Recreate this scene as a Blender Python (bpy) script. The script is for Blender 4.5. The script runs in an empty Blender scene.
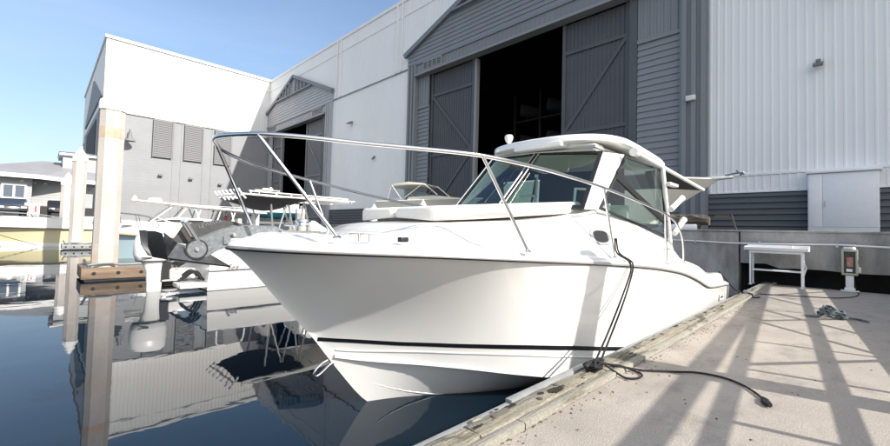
import bpy, bmesh, math, random
from mathutils import Vector, Matrix
random.seed(7)
PI = math.pi
scn = bpy.context.scene
COL = scn.collection

# ------------------------------------------------------------------ materials
def new_mat(name):
    m = bpy.data.materials.new(name); m.use_nodes = True
    nt = m.node_tree
    b = nt.nodes.get('Principled BSDF')
    return m, nt, b

def mat(name, col, rough=0.5, metal=0.0, coat=0.0, vary=0.0, vscale=3.0, vstretch=(1, 1, 1), vcol=None,
        bump=0.0, bscale=40.0, bstretch=(1, 1, 1), fine=0.0, fscale=150.0, stain=None, ior=None, emit=None, rvary=0.0):
    m, nt, b = new_mat(name)
    N, L = nt.nodes, nt.links
    b.inputs['Base Color'].default_value = (*col, 1)
    b.inputs['Roughness'].default_value = rough
    b.inputs['Metallic'].default_value = metal
    b.inputs['Coat Weight'].default_value = coat
    b.inputs['Coat Roughness'].default_value = 0.06
    if ior: b.inputs['IOR'].default_value = ior
    tc = N.new('ShaderNodeTexCoord')
    def noise(scale, stretch, detail=5, rough_=0.6):
        mp = N.new('ShaderNodeMapping'); mp.inputs['Scale'].default_value = stretch
        L.new(tc.outputs['Object'], mp.inputs['Vector'])
        n = N.new('ShaderNodeTexNoise'); n.inputs['Scale'].default_value = scale
        n.inputs['Detail'].default_value = detail; n.inputs['Roughness'].default_value = rough_
        L.new(mp.outputs[0], n.inputs['Vector'])
        return n.outputs['Fac']
    colout = None
    if vary > 0:
        r = N.new('ShaderNodeValToRGB')
        d = vcol if vcol else tuple(c * (1 - vary) for c in col)
        u = col if vcol else tuple(min(1, c * (1 + vary)) for c in col)
        r.color_ramp.elements[0].position = 0.32; r.color_ramp.elements[1].position = 0.68
        r.color_ramp.elements[0].color = (*d, 1); r.color_ramp.elements[1].color = (*u, 1)
        L.new(noise(vscale, vstretch), r.inputs[0]); colout = r.outputs[0]
    if fine > 0:
        r = N.new('ShaderNodeMapRange'); r.inputs[1].default_value = 0.3; r.inputs[2].default_value = 0.7
        r.inputs[3].default_value = 1 - fine; r.inputs[4].default_value = 1 + fine
        L.new(noise(fscale, (1, 1, 1), 3), r.inputs[0])
        mx = N.new('ShaderNodeVectorMath'); mx.operation = 'SCALE'
        if colout: L.new(colout, mx.inputs[0])
        else: mx.inputs[0].default_value = col
        L.new(r.outputs[0], mx.inputs['Scale']); colout = mx.outputs[0]
    if stain:   # (colour, scale, threshold, softness, stretch)
        sc, ss, st, so, sx = stain
        r = N.new('ShaderNodeMapRange'); r.inputs[1].default_value = st; r.inputs[2].default_value = st + so
        L.new(noise(ss, sx, 8, 0.7), r.inputs[0])
        mx = N.new('ShaderNodeMix'); mx.data_type = 'RGBA'
        L.new(r.outputs[0], mx.inputs[0])
        if colout: L.new(colout, mx.inputs[6])
        else: mx.inputs[6].default_value = (*col, 1)
        mx.inputs[7].default_value = (*sc, 1); colout = mx.outputs[2]
    if colout: L.new(colout, b.inputs['Base Color'])
    if rvary > 0:
        r = N.new('ShaderNodeMapRange'); r.inputs[3].default_value = max(0, rough - rvary); r.inputs[4].default_value = rough + rvary
        L.new(noise(vscale * 2, vstretch), r.inputs[0]); L.new(r.outputs[0], b.inputs['Roughness'])
    if bump > 0:
        bp = N.new('ShaderNodeBump'); bp.inputs['Strength'].default_value = bump; bp.inputs['Distance'].default_value = 0.02
        L.new(noise(bscale, bstretch), bp.inputs['Height']); L.new(bp.outputs[0], b.inputs['Normal'])
    if emit:
        b.inputs['Emission Color'].default_value = (*col, 1); b.inputs['Emission Strength'].default_value = emit
    return m

def glass_mat(name, tint, refl=0.06):
    m, nt, b = new_mat(name); N, L = nt.nodes, nt.links
    N.remove(b)
    out = [n for n in N if n.type == 'OUTPUT_MATERIAL'][0]
    t = N.new('ShaderNodeBsdfTransparent'); t.inputs[0].default_value = (*tint, 1)
    g = N.new('ShaderNodeBsdfGlossy'); g.inputs['Roughness'].default_value = 0.015
    lw = N.new('ShaderNodeLayerWeight'); lw.inputs[0].default_value = 0.5
    pw = N.new('ShaderNodeMath'); pw.operation = 'POWER'; pw.inputs[1].default_value = 4.5; L.new(lw.outputs['Facing'], pw.inputs[0])
    f = N.new('ShaderNodeMath'); f.operation = 'MULTIPLY_ADD'; f.inputs[1].default_value = 0.9; f.inputs[2].default_value = refl; L.new(pw.outputs[0], f.inputs[0])
    mx = N.new('ShaderNodeMixShader')
    L.new(f.outputs[0], mx.inputs[0]); L.new(t.outputs[0], mx.inputs[1]); L.new(g.outputs[0], mx.inputs[2])
    L.new(mx.outputs[0], out.inputs[0])
    return m

def water_mat():
    m, nt, b = new_mat('harbour_water'); N, L = nt.nodes, nt.links
    b.inputs['Base Color'].default_value = (0.002, 0.010, 0.020, 1)
    b.inputs['Roughness'].default_value = 0.015
    b.inputs['IOR'].default_value = 1.333
    tc = N.new('ShaderNodeTexCoord')
    def nz(scale, st, det=2):
        mp = N.new('ShaderNodeMapping'); mp.inputs['Scale'].default_value = st; mp.inputs['Rotation'].default_value = (0, 0, 0.5)
        L.new(tc.outputs['Object'], mp.inputs[0])
        n = N.new('ShaderNodeTexNoise'); n.inputs['Scale'].default_value = scale; n.inputs['Detail'].default_value = det
        n.inputs['Distortion'].default_value = 0.5
        L.new(mp.outputs[0], n.inputs['Vector']); return n.outputs['Fac']
    a = nz(0.55, (1, 1.6, 1)); c = nz(2.6, (1, 1.7, 1))
    ml = N.new('ShaderNodeMath'); ml.operation = 'MULTIPLY'; ml.inputs[1].default_value = 0.13; L.new(c, ml.inputs[0])
    ad = N.new('ShaderNodeMath'); ad.operation = 'ADD'; L.new(a, ad.inputs[0]); L.new(ml.outputs[0], ad.inputs[1])
    bp = N.new('ShaderNodeBump'); bp.inputs['Strength'].default_value = 0.5; bp.inputs['Distance'].default_value = 0.0075
    L.new(ad.outputs[0], bp.inputs['Height']); L.new(bp.outputs[0], b.inputs['Normal'])
    return m

M = {}
M['gel'] = mat('white_gelcoat', (0.82, 0.815, 0.80), 0.16, coat=0.5, vary=0.015, vscale=2)
M['hull'] = mat('hull_gelcoat', (0.84, 0.835, 0.82), 0.12, coat=0.6, vary=0.02, vscale=1.2, stain=((0.66, 0.64, 0.58), 3.0, 0.66, 0.14, (0.25, 1, 2.2)))
M['cushion'] = mat('cream_vinyl', (0.80, 0.765, 0.70), 0.45, vary=0.03, vscale=5, bump=0.15, bscale=9)
M['steel'] = mat('polished_steel', (0.72, 0.72, 0.72), 0.16, 1.0)
M['railtrim'] = mat('brushed_rail_trim', (.55, .55, .55), .3, .5)
M['galv'] = mat('galvanised_steel', (0.17, 0.19, 0.205), 0.42, 0.5, vary=0.2, vscale=40, bump=0.04, bscale=60, stain=((0.25, 0.27, 0.29), 22, 0.56, 0.08, (1, 1, 1)))
M['fluke'] = mat('dull_fluke_steel', (0.13, 0.135, 0.145), 0.25, 0.8, vary=.4, vscale=14)
M['darksteel'] = mat('dark_anchor_paint', (0.02, 0.022, 0.026), 0.4, 0.3)
M['black'] = mat('black_rubber', (0.012, 0.012, 0.014), 0.5)
M['stripe'] = mat('black_stripe', (0.01, 0.011, 0.015), 0.2, coat=0.4)
M['rope'] = mat('black_rope', (0.016, 0.016, 0.02), 0.85, bump=0.8, bscale=160, bstretch=(1, 1, 1))
M['greyrope'] = mat('grey_rope', (0.16, 0.19, 0.21), 0.9, vary=0.4, vscale=40, bump=0.8, bscale=150)
M['canvas'] = mat('black_canvas', (0.013, 0.013, 0.016), 0.85, bump=0.2, bscale=80)
M['glass'] = glass_mat('tinted_glass', (0.66, 0.83, 0.76), 0.12)
M['vinyl'] = glass_mat('clear_vinyl', (0.72, 0.76, 0.78))
M['clearglass'] = glass_mat('clear_glass', (0.85, 0.9, 0.9))
M['whitepaint'] = mat('white_paint', (0.86, 0.86, 0.86), 0.4, vary=0.03, vscale=4)
M['plastic'] = mat('white_plastic', (0.82, 0.82, 0.81), 0.3)
M['dark_in'] = mat('cabin_dark_lining', (0.05, 0.055, 0.05), 0.7)
M['liner'] = mat('grey_green_headliner', (.34, .37, .34), .7)
M['seat'] = mat('helm_seat_vinyl', (0.62, 0.62, 0.58), 0.5)
M['concrete'] = mat('dock_concrete', (0.43, 0.385, 0.335), 0.9, vary=0.15, vscale=1.1, fine=0.15, fscale=70, bump=0.35, bscale=90, stain=((0.26, 0.23, 0.205), 1.1, 0.50, 0.20, (1, 1.4, 1)))
M['wallcon'] = mat('wall_concrete', (0.34, 0.33, 0.32), 0.9, vary=0.25, vscale=1.6, vstretch=(1, 1, 0.6), fine=0.12, fscale=40, bump=0.3, bscale=25, stain=((0.17, 0.165, 0.16), 1.1, 0.5, 0.25, (1, 1.2, 0.35)))
M['voidcon'] = mat('shade_dark_concrete', (0.045, 0.045, 0.047), 0.95, vary=0.3, vscale=2)
M['asphalt'] = mat('yard_asphalt', (0.09, 0.09, 0.09), 0.95, vary=0.2, vscale=0.6, fine=0.2)
M['timber'] = mat('weathered_timber', (0.34, 0.31, 0.265), 0.9, vary=0.3, vscale=5, vstretch=(0.22, 4, 4), vcol=(0.16, 0.15, 0.105), fine=0.25, fscale=60, bump=0.9, bscale=14, bstretch=(0.25, 5, 5), stain=((0.075, 0.065, 0.05), 3.2, 0.53, 0.09, (0.45, 2.4, 2.4)))
M['timber_side'] = mat('green_treated_timber', (0.33, 0.31, 0.27), 0.9, vary=0.25, vscale=6, vstretch=(0.2, 4, 4), vcol=(0.22, 0.21, 0.175), fine=0.2, fscale=50, bump=0.7, bscale=14, bstretch=(0.2, 5, 5), stain=((0.13, 0.12, 0.09), 3.0, 0.57, 0.08, (0.5, 2, 2)))
M['rot'] = mat('rotten_wood', (0.018, 0.014, 0.01), 0.95, vary=.5, vscale=30)
M['float_timber'] = mat('brown_float_timber', (0.20, 0.145, 0.10), 0.8, vary=0.3, vscale=4, vstretch=(0.3, 3, 3), bump=0.5, bscale=12, bstretch=(0.3, 4, 4))
M['strip'] = mat('grey_edge_strip', (0.26, 0.27, 0.28), 0.6, 0.1, vary=0.15, vscale=6, bump=0.3, bscale=20)
M['pile'] = mat('pile_concrete', (0.50, 0.46, 0.43), 0.85, vary=0.14, vscale=2.2, vstretch=(1, 1, .25), fine=0.10, fscale=30, bump=0.25, bscale=25, stain=((0.62, 0.34, 0.15), 0.9, 0.60, 0.16, (1.2, 1.2, 0.35)))
M['tide'] = mat('weedy_tide_band', (0.07, 0.07, 0.05), 0.8, vary=.5, vscale=9, bump=.6, bscale=30)
M['pilecap'] = mat('white_pile_cap', (0.82, 0.82, 0.82), 0.4)
M['rw_white'] = mat('white_metal_siding', (0.86, 0.86, 0.86), 0.55, vary=0.03, vscale=0.35, vstretch=(1, 1, 0.3), stain=((0.76, 0.765, 0.77), 0.6, 0.64, 0.2, (1, 3, 0.2)))
M['lw_white'] = mat('sunlit_white_siding', (0.83, 0.83, 0.82), 0.6, vary=0.02, vscale=0.3)
M['lw_grey'] = mat('grey_lap_siding', (0.262, 0.27, 0.287), 0.6, vary=0.05, vscale=0.5)
M['louvre'] = mat('grey_louvre', (0.19, 0.195, 0.205), 0.6)
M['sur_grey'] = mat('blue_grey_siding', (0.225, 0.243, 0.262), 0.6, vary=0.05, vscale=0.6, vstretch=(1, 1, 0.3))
M['sur_trim'] = mat('blue_grey_trim', (0.20, 0.222, 0.248), 0.55)
M['sur_light'] = mat('pale_grey_trim', (0.27, 0.275, 0.28), 0.55)
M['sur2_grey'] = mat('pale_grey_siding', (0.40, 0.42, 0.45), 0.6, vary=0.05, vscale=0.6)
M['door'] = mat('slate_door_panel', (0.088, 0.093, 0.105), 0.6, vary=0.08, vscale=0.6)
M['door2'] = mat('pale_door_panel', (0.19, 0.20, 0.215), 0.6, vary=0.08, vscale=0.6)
M['base_dark'] = mat('dark_base_siding', (0.115, 0.124, 0.136), 0.55, vary=0.08, vscale=0.7)
M['roofing'] = mat('grey_metal_roof', (0.25, 0.25, 0.265), 0.55, vary=0.08, vscale=0.6)
M['house'] = mat('house_grey_siding', (0.38, 0.39, 0.40), 0.7, vary=0.05, vscale=0.8)
M['house_dark'] = mat('near_black_fill', (0.03, 0.032, 0.035), 0.7)
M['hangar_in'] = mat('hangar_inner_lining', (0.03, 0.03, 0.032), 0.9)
M['yellow'] = mat('pale_yellow_gelcoat', (0.68, 0.62, 0.40), 0.2, coat=0.4)
M['cream'] = mat('cream_gelcoat', (0.80, 0.76, 0.67), 0.25, coat=0.3)
M['beige'] = mat('beige_canvas', (0.78, 0.72, 0.60), 0.8)
M['paleblue'] = mat('pale_blue_gelcoat', (0.42, 0.55, 0.60), 0.2, coat=0.4)
M['teal'] = mat('teal_bottom_paint', (0.03, 0.33, 0.45), 0.4)
M['tan'] = mat('tan_stripe', (0.60, 0.42, 0.25), 0.4)
M['red'] = mat('red_paint', (0.55, 0.05, 0.04), 0.5)
M['blue'] = mat('blue_paint', (0.04, 0.12, 0.45), 0.5)
M['ped_green'] = mat('pale_green_plastic', (0.42, 0.44, 0.34), 0.5)
M['ped_in'] = mat('dark_socket_panel', (0.05, 0.045, 0.04), 0.5, vary=0.3, vscale=10)
M['wood_brown'] = mat('broken_wood', (0.10, 0.082, 0.066), 0.9, vary=0.5, vscale=5, vstretch=(3, 0.4, 3), bump=0.6, bscale=12)
M['alu'] = mat('aluminium', (0.52, 0.53, 0.54), 0.4, 0.8)
M['carpaint'] = mat('dark_car_paint', (0.03, 0.035, 0.045), 0.2, coat=0.6)
M['lens'] = mat('pale_lamp_lens', (0.7, 0.7, 0.66), 0.2)
M['gangway'] = mat('gangway_aluminium', (0.50, 0.51, 0.52), 0.45, 0.6)

# ------------------------------------------------------------------ mesh builder
class MB:
    def __init__(s): s.v = []; s.f = []
    def add(s, vs, fs):
        o = len(s.v); s.v += [tuple(v) for v in vs]; s.f += [tuple(i + o for i in f) for f in fs]; return s
    def bx(s, x0, x1, y0, y1, z0, z1):
        return s.add([(x0, y0, z0), (x1, y0, z0), (x1, y1, z0), (x0, y1, z0), (x0, y0, z1), (x1, y0, z1), (x1, y1, z1), (x0, y1, z1)],
                     [(3, 2, 1, 0), (4, 5, 6, 7), (0, 1, 5, 4), (1, 2, 6, 5), (2, 3, 7, 6), (3, 0, 4, 7)])
    def bar(s, a, b, w, h, up=(0, 0, 1)):
        a, b = Vector(a), Vector(b); d = (b - a).normalized(); u = Vector(up)
        if abs(d.dot(u)) > 0.98: u = Vector((1, 0, 0))
        r = d.cross(u).normalized(); u = r.cross(d)
        vs = [p + r * sx * w / 2 + u * sz * h / 2 for p in (a, b) for sx, sz in ((-1, -1), (1, -1), (1, 1), (-1, 1))]
        return s.add(vs, [(0, 1, 2, 3), (7, 6, 5, 4), (4, 5, 1, 0), (5, 6, 2, 1), (6, 7, 3, 2), (7, 4, 0, 3)])
    def tube(s, pts, r, n=10, cap=True, flat=1.0):
        P = [Vector(p) for p in pts]; R = r if isinstance(r, (list, tuple)) else [r] * len(P)
        secs = []; prev = None
        for i, p in enumerate(P):
            t = (P[min(i + 1, len(P) - 1)] - P[max(i - 1, 0)]).normalized()
            if prev is None:
                a = Vector((0, 0, 1)) if abs(t.z) < 0.9 else Vector((1, 0, 0))
                u = t.cross(a).normalized()
            else:
                u = (prev - t * prev.dot(t)).normalized()
            w = t.cross(u); prev = u
            secs.append([p + (u * math.cos(2 * PI * k / n) + w * flat * math.sin(2 * PI * k / n)) * R[i] for k in range(n)])
        return s.loft(secs, True, cap)
    def loft(s, secs, closed=False, cap=False):
        n = len(secs[0]); vs = [v for q in secs for v in q]; fs = []
        m = n if closed else n - 1
        for i in range(len(secs) - 1):
            for k in range(m):
                a = i * n + k; b = i * n + (k + 1) % n
                fs.append((a, b, b + n, a + n))
        if cap:
            fs.append(tuple(reversed(range(n)))); fs.append(tuple(range((len(secs) - 1) * n, len(secs) * n)))
        return s.add(vs, fs)
    def prism(s, poly, vec):
        vec = Vector(vec); A = [Vector(p) for p in poly]; n = len(A)
        vs = A + [p + vec for p in A]
        fs = [tuple(reversed(range(n))), tuple(range(n, 2 * n))] + [(i, (i + 1) % n, (i + 1) % n + n, i + n) for i in range(n)]
        return s.add(vs, fs)
    def lathe(s, c, prof, n=20, axis='z'):
        c = Vector(c); secs = []
        for r, h in prof:
            ring = []
            for k in range(n):
                a = 2 * PI * k / n; x, y = r * math.cos(a), r * math.sin(a)
                ring.append(c + (Vector((x, y, h)) if axis == 'z' else Vector((h, x, y)) if axis == 'x' else Vector((y, h, x))))
            secs.append(ring)
        return s.loft(secs, True, True)
    def quad(s, *p): return s.add(p, [tuple(range(len(p)))])
    def xf(s, Mx): s.v = [tuple(Mx @ Vector(v)) for v in s.v]; return s

ROOTM = {}
def mesh_obj(name, mb, material, bevel=0.0, smooth=40, seg=2, subsurf=0, merge=True):
    me = bpy.data.meshes.new(name)
    bm = bmesh.new()
    vs = [bm.verts.new(v) for v in mb.v]
    for f in mb.f:
        try: bm.faces.new([vs[i] for i in f])
        except ValueError: pass
    if merge: bmesh.ops.remove_doubles(bm, verts=bm.verts, dist=1e-5)
    bmesh.ops.recalc_face_normals(bm, faces=bm.faces)
    if bevel > 0:
        es = [e for e in bm.edges if len(e.link_faces) == 2 and e.calc_face_angle(0) > 0.5]
        bmesh.ops.bevel(bm, geom=es, offset=bevel, segments=seg, profile=0.5, affect='EDGES', clamp_overlap=True)
    bm.to_mesh(me); bm.free()
    if smooth:
        for p in me.polygons: p.use_smooth = True
        me.set_sharp_from_angle(angle=math.radians(smooth))
    me.materials.append(material)
    o = bpy.data.objects.new(name, me); COL.objects.link(o)
    if subsurf:
        md = o.modifiers.new('Subdivision', 'SUBSURF'); md.levels = subsurf; md.render_levels = subsurf
    return o

def thing(name, label, cat, loc=(0, 0, 0), rotz=0.0, group=None, rot=None):
    o = bpy.data.objects.new(name, None); COL.objects.link(o); o.empty_display_size = 0.3
    o.location = loc; o.rotation_euler = rot if rot else (0, 0, rotz)
    o['label'] = label; o['category'] = cat
    if group: o['group'] = group
    from mathutils import Euler
    ROOTM[o.name] = Matrix.Translation(loc) @ Euler(o.rotation_euler).to_matrix().to_4x4()
    return o

def part(name, mb, material, parent, world=True, label=None, **k):
    """A part of a thing. world=True: mesh given in world coordinates; otherwise in the thing's own frame."""
    top = parent
    while top.parent: top = top.parent
    if world: mb.xf(ROOTM[top.name].inverted())
    o = mesh_obj(name, mb, material, **k); o.parent = parent
    if label: o['label'] = label
    return o

def single(name, mb, material, label, cat, group=None, origin=None, **k):
    if origin is not None: mb.xf(Matrix.Translation(-Vector(origin)))
    o = mesh_obj(name, mb, material, **k)
    if origin is not None: o.location = origin
    o['label'] = label; o['category'] = cat
    if group: o['group'] = group
    return o

def struct(name, mb, material, **k):
    o = mesh_obj(name, mb, material, **k); o['kind'] = 'structure'; return o

def copy_tree(o, parent=None):
    c = o.copy(); COL.objects.link(c)
    if parent: c.parent = parent
    else: ROOTM[c.name] = ROOTM[o.name]
    for ch in [x for x in o.children if x.name != c.name]: copy_tree(ch, c)
    return c

def text_mb(txt, size, origin, xdir, ydir, depth=0.002, shear=0.0):
    cu = bpy.data.curves.new('lettering', 'FONT'); cu.body = txt; cu.size = size; cu.extrude = depth; cu.align_x = 'CENTER'; cu.align_y = 'CENTER'
    cu.shear = shear; cu.resolution_u = 3
    ob = bpy.data.objects.new('lettering', cu); COL.objects.link(ob)
    bpy.context.view_layer.update()
    me = bpy.data.meshes.new_from_object(ob.evaluated_get(bpy.context.evaluated_depsgraph_get()))
    x = Vector(xdir).normalized(); y = Vector(ydir); y = (y - x * x.dot(y)).normalized(); z = x.cross(y); o = Vector(origin)
    mb = MB(); mb.add([o + x * v.co.x + y * v.co.y + z * v.co.z for v in me.vertices], [tuple(p.vertices) for p in me.polygons])
    bpy.data.objects.remove(ob); bpy.data.curves.remove(cu); bpy.data.meshes.remove(me)
    return mb

def interp(tab):
    """monotone cubic through (x, y) pairs"""
    xs = [a for a, _ in tab]; ys = [b for _, b in tab]; n = len(xs)
    d = [(ys[i + 1] - ys[i]) / (xs[i + 1] - xs[i]) for i in range(n - 1)]
    m = [d[0]] + [0 if d[i - 1] * d[i] <= 0 else 2 * d[i - 1] * d[i] / (d[i - 1] + d[i]) for i in range(1, n - 1)] + [d[-1]]
    def f(x):
        if x <= xs[0]: return ys[0]
        if x >= xs[-1]: return ys[-1]
        i = max(k for k in range(n - 1) if xs[k] <= x)
        h = xs[i + 1] - xs[i]; t = (x - xs[i]) / h
        return ((1 + 2 * t) * (1 - t) ** 2 * ys[i] + t * (1 - t) ** 2 * h * m[i] + t * t * (3 - 2 * t) * ys[i + 1] + t * t * (t - 1) * h * m[i + 1])
    return f

def bez(pts, n=8):
    """Catmull-Rom through pts"""
    P = [Vector(p) for p in pts]; out = []
    for i in range(len(P) - 1):
        a = P[i - 1] if i else P[i] * 2 - P[i + 1]; b, c = P[i], P[i + 1]; d = P[i + 2] if i + 2 < len(P) else c * 2 - b
        for k in range(n):
            t = k / n
            out.append(0.5 * ((2 * b) + (c - a) * t + (2 * a - 5 * b + 4 * c - d) * t * t + (3 * b - a - 3 * c + d) * t ** 3))
    out.append(P[-1]); return out

WZ = -0.45      # water level; the dock top is z = 0
# ================================================================== SETTING
o = struct('water', MB().quad((-400, -300, WZ), (600, -300, WZ), (600, 600, WZ), (-400, 600, WZ)), water_mat())
o = struct('seabed', MB().quad((-400, -300, -5), (600, -300, -5), (600, 600, -5), (-400, 600, -5)), M['voidcon'])

# boat yard (land) behind the quay walls
m = MB()
m.quad((15.08, -90, 1.49), (300, -90, 1.49), (300, 300, 1.49), (15.08, 300, 1.49))
m.quad((-300, 44.3, 1.488), (15.079, 44.3, 1.488), (15.079, 300, 1.488), (-300, 300, 1.488))
struct('yard_ground', m, M['asphalt'])

# floating concrete dock
m = MB(); m.bx(-9, 14.62, -9, 1.468, -0.6, 0)
dock = struct('dock_pavement', m, M['concrete'], bevel=0.012)
m = MB()
for xx in (6.05, 9.9): m.bx(xx, xx + 0.012, -9, 1.46, 0.0, 0.004)

# concrete quay wall: panels, cap, seams, dark void below
t = thing('quay_wall', 'long grey concrete quay wall at the end of the dock', 'wall', (14.7, 2, -0.45))
m = MB()
ys = [44.0, 36, 28, 20, 12, 5.9, 2.32]
for a, b_ in zip(ys[:-1], ys[1:]): m.bx(14.70, 15.06, b_ + 0.012, a - 0.012, -2.0, 1.46)
part('lower_panel', m, M['wallcon'], t, bevel=0.015)
m = MB()
random.seed(4)
edges = [2.30, -1.30, -5.2, -9.1, -13.0, -30]
for a, b_ in zip(edges[:-1], edges[1:]):
    # broken lower edge
    n = 12; pts = [(14.70, a - 0.012, 1.46), (14.70, b_ + 0.012, 1.46)]
    low = [(14.70, b_ + 0.012 + (a - b_ - 0.024) * k / n, 0.46 + random.uniform(-0.02, 0.02) + (0.10 if (a > 2 and k > n - 3) else 0)) for k in range(n + 1)]
    m.prism(pts + low, (0.36, 0, 0))
part('upper_panel', m, M['wallcon'], t, smooth=0)
m = MB(); m.bx(14.67, 15.08, -30, 44.2, 1.462, 1.515)
part('coping', m, M['wallcon'], t, bevel=0.012)
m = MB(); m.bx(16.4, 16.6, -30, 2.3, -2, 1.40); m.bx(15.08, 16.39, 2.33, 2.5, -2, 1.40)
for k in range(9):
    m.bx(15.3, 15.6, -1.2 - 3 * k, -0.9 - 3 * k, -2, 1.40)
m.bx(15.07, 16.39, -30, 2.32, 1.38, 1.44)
part('under_quay_void', m, M['voidcon'], t)  # concrete coloured near black in place of the shade under the quay

t = thing('quay_wall', 'far quay wall of pale concrete behind the yellow boat', 'wall', (-20, 44, -0.45))
m = MB()
for k in range(14): m.bx(-100 + 8.2 * k, -100 + 8.2 * k + 8.17, 44.0, 44.3, -2, 1.46)
part('wall_panel', m, M['wallcon'], t, bevel=0.015)
m = MB(); m.bx(-100, 14.6, 43.95, 44.35, 1.462, 1.55)
part('coping', m, M['wallcon'], t, bevel=0.012)

# white pipe along the quay wall
pts = [(14.62, 9 - 0.8 * k, 1.14 + 0.018 * math.sin(k * 1.3) + 0.01 * math.sin(k * 3.1)) for k in range(26)]
m = MB(); m.tube(bez(pts, 4), 0.022, 8)
t = thing('water_pipe', 'thin white pipe running along the concrete quay wall', 'pipe', (14.62, 2, 1.1))
part('pipe', m, M['plastic'], t)
for k in range(12):
    m = MB(); m.bx(14.60, 14.70, 8.2 - 1.6 * k, 8.25 - 1.6 * k, 1.09, 1.2); part('bracket', m, M['alu'], t)

# timber wale along the dock edge
t = thing('dock_wale', 'weathered timber wale along the concrete dock edge', 'timber edge', (6, 1.6, 0))
random.seed(3)
joints = [-9, -3.2, 1.9, 6.4, 10.2, 14.6]
for a, b_ in zip(joints[:-1], joints[1:]):
    secs = []; n = int((b_ - a) / 0.09)
    for k in range(n + 1):
        x = a + 0.006 + (b_ - a - 0.012) * k / n
        j = lambda s_: random.uniform(-s_, s_)
        secs.append([(x, 1.55 + j(.003), -0.34), (x, 1.55 + j(.003), 0.03 + j(.005)), (x, 1.562 + j(.004), 0.046 + j(.004)), (x, 1.62, 0.05 + j(.007)), (x, 1.692 + j(.006), 0.046 + j(.006)), (x, 1.708 + j(.006), 0.028 + j(.006)), (x, 1.712 + j(.004), -0.34)])
    part('wale_beam', MB().loft(secs, True, True), M['timber'], t, smooth=55)
    secs = []
    for k in range(n + 1):
        x = a + 0.35 + (b_ - a - 0.012) * k / n
        secs.append([(x, 1.472, -0.34), (x, 1.472, 0.03 + random.uniform(-.003, .003)), (x, 1.48, 0.038 + random.uniform(-.003, .003)), (x, 1.536, 0.04 + random.uniform(-.003, .003)), (x, 1.546, 0.03), (x, 1.546, -0.34)])
    part('wale_plank', MB().loft(secs, True, True), M['timber_side'], t, smooth=55)
m = MB()
for a, b_ in ((-4.0, 2.42), (2.44, 3.62), (3.66, 8.2), (8.25, 14.5)):
    w = 0.04 if a != 2.44 else 0.06
    m.bx(a, b_, 1.718, 1.718 + w, -0.22, 0.032 if a != 2.44 else 0.05)
part('edge_strip', m, M['strip'], t, bevel=0.006)
for x in [2.15, 2.62, 2.95, 4.6, 5.5, 6.7, 7.9, 9.1]:
    m = MB(); m.lathe((x, 1.62 + 0.04 * math.sin(x * 7), 0.046), [(0.0, 0.012), (0.022, 0.010), (0.026, 0.0)], 8); part('bolt', m, M['wood_brown'], t)
ROT = [(2.86, 1.60, .10, .045), (2.70, 1.64, .035, .02), (2.36, 1.66, .055, .02), (2.22, 1.69, .03, .012), (3.12, 1.52, .04, .010), (1.95, 1.62, .05, .012), (6.1, 1.66, .08, .02), (5.1, 1.62, .07, .014), (4.3, 1.58, .08, .012), (7.6, 1.64, .10, .02), (8.6, 1.60, .12, .02)]
# rotten pockets in the wale: dark ragged sunken hole and splintered rim
random.seed(12)
for (x, y, rx, ry) in ROT:
    m = MB(); ring = []
    for k in range(22):
        a = 2 * PI * k / 22; q = random.uniform(.6, 1.2)
        ring.append((x + rx * q * math.cos(a), y + ry * q * math.sin(a), 0.0585))
    m.add(ring, [tuple(range(22))])
    part('rot_pocket', m, M['rot'], t)
for (x, y, rr) in ((3.02, 1.60, .04), (3.32, 1.585, .045), (2.02, 1.69, .035)):
    m = MB(); n = 12
    secs = [[(x + rr * f * random.uniform(.7, 1.2) * math.cos(2 * PI * k / n) * 1.5, y + rr * f * random.uniform(.7, 1.2) * .5 * math.sin(2 * PI * k / n), 0.050 + h + random.uniform(0, .004)) for k in range(n)] for f, h in ((1, 0), (.75, .008), (.3, .012))]
    part('splinter', m.loft(secs, True, True), M['timber'], t, smooth=0)

# ================================================================== HANGAR (long shaded wall, X = 24)
HX = 24.0; HT = 23.6
t = thing('hangar', 'tall white hangar with blue grey gabled doorways and dark opening', 'hangar', (HX, 20, 1.5)); hangar = t
def wallpiece(m, y0, y1, z0, z1, x=HX, th=0.35): m.bx(x, x + th, y0, y1, z0, z1)
m = MB()
wallpiece(m, -40, 5.06, 3.5, HT)
wallpiece(m, 29.2, 43.4, 3.4, HT)
# above the gables: stepped pieces that follow the rakes
def above_gable(m, yl, yr, zs, yc, za):
    m.prism([(HX, yl, zs), (HX, yc, za), (HX, yr, zs), (HX, yr, HT), (HX, yc, HT), (HX, yl, HT)], (0.35, 0, 0))
above_gable(m, 5.06, 29.2, 17.7, 17.13, 22.15)
above_gable(m, 43.4, 64.2, 17.7, 53.8, 21.9)
part('wall', m, M['rw_white'], t, smooth=0)
m = MB()
def rake(y, yl, yr, zs, yc, za): return zs + (za - zs) * (1 - abs(y - yc) / (yr - yc)) if yl < y < yr else 0
y = -6.0
while y < 62.5:
    z0 = 3.55
    if 5.06 <= y <= 29.2: z0 = rake(y, 5.06, 29.2, 17.7, 17.13, 22.15) + 0.05
    elif 43.4 <= y: z0 = rake(y, 43.4, 64.2, 17.7, 53.8, 21.9) + 0.05
    elif y > 29.2: z0 = 3.45
    if z0 < HT - 0.4:
        m.add([(HX, y - .06, z0), (HX - .022, y - .03, z0), (HX - .022, y + .03, z0), (HX, y + .06, z0),
               (HX, y - .06, HT - .3), (HX - .022, y - .03, HT - .3), (HX - .022, y + .03, HT - .3), (HX, y + .06, HT - .3)],
              [(0, 1, 5, 4), (1, 2, 6, 5), (2, 3, 7, 6)])
    y += 0.305
part('wall_rib', m, M['rw_white'], t, smooth=0)
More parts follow.
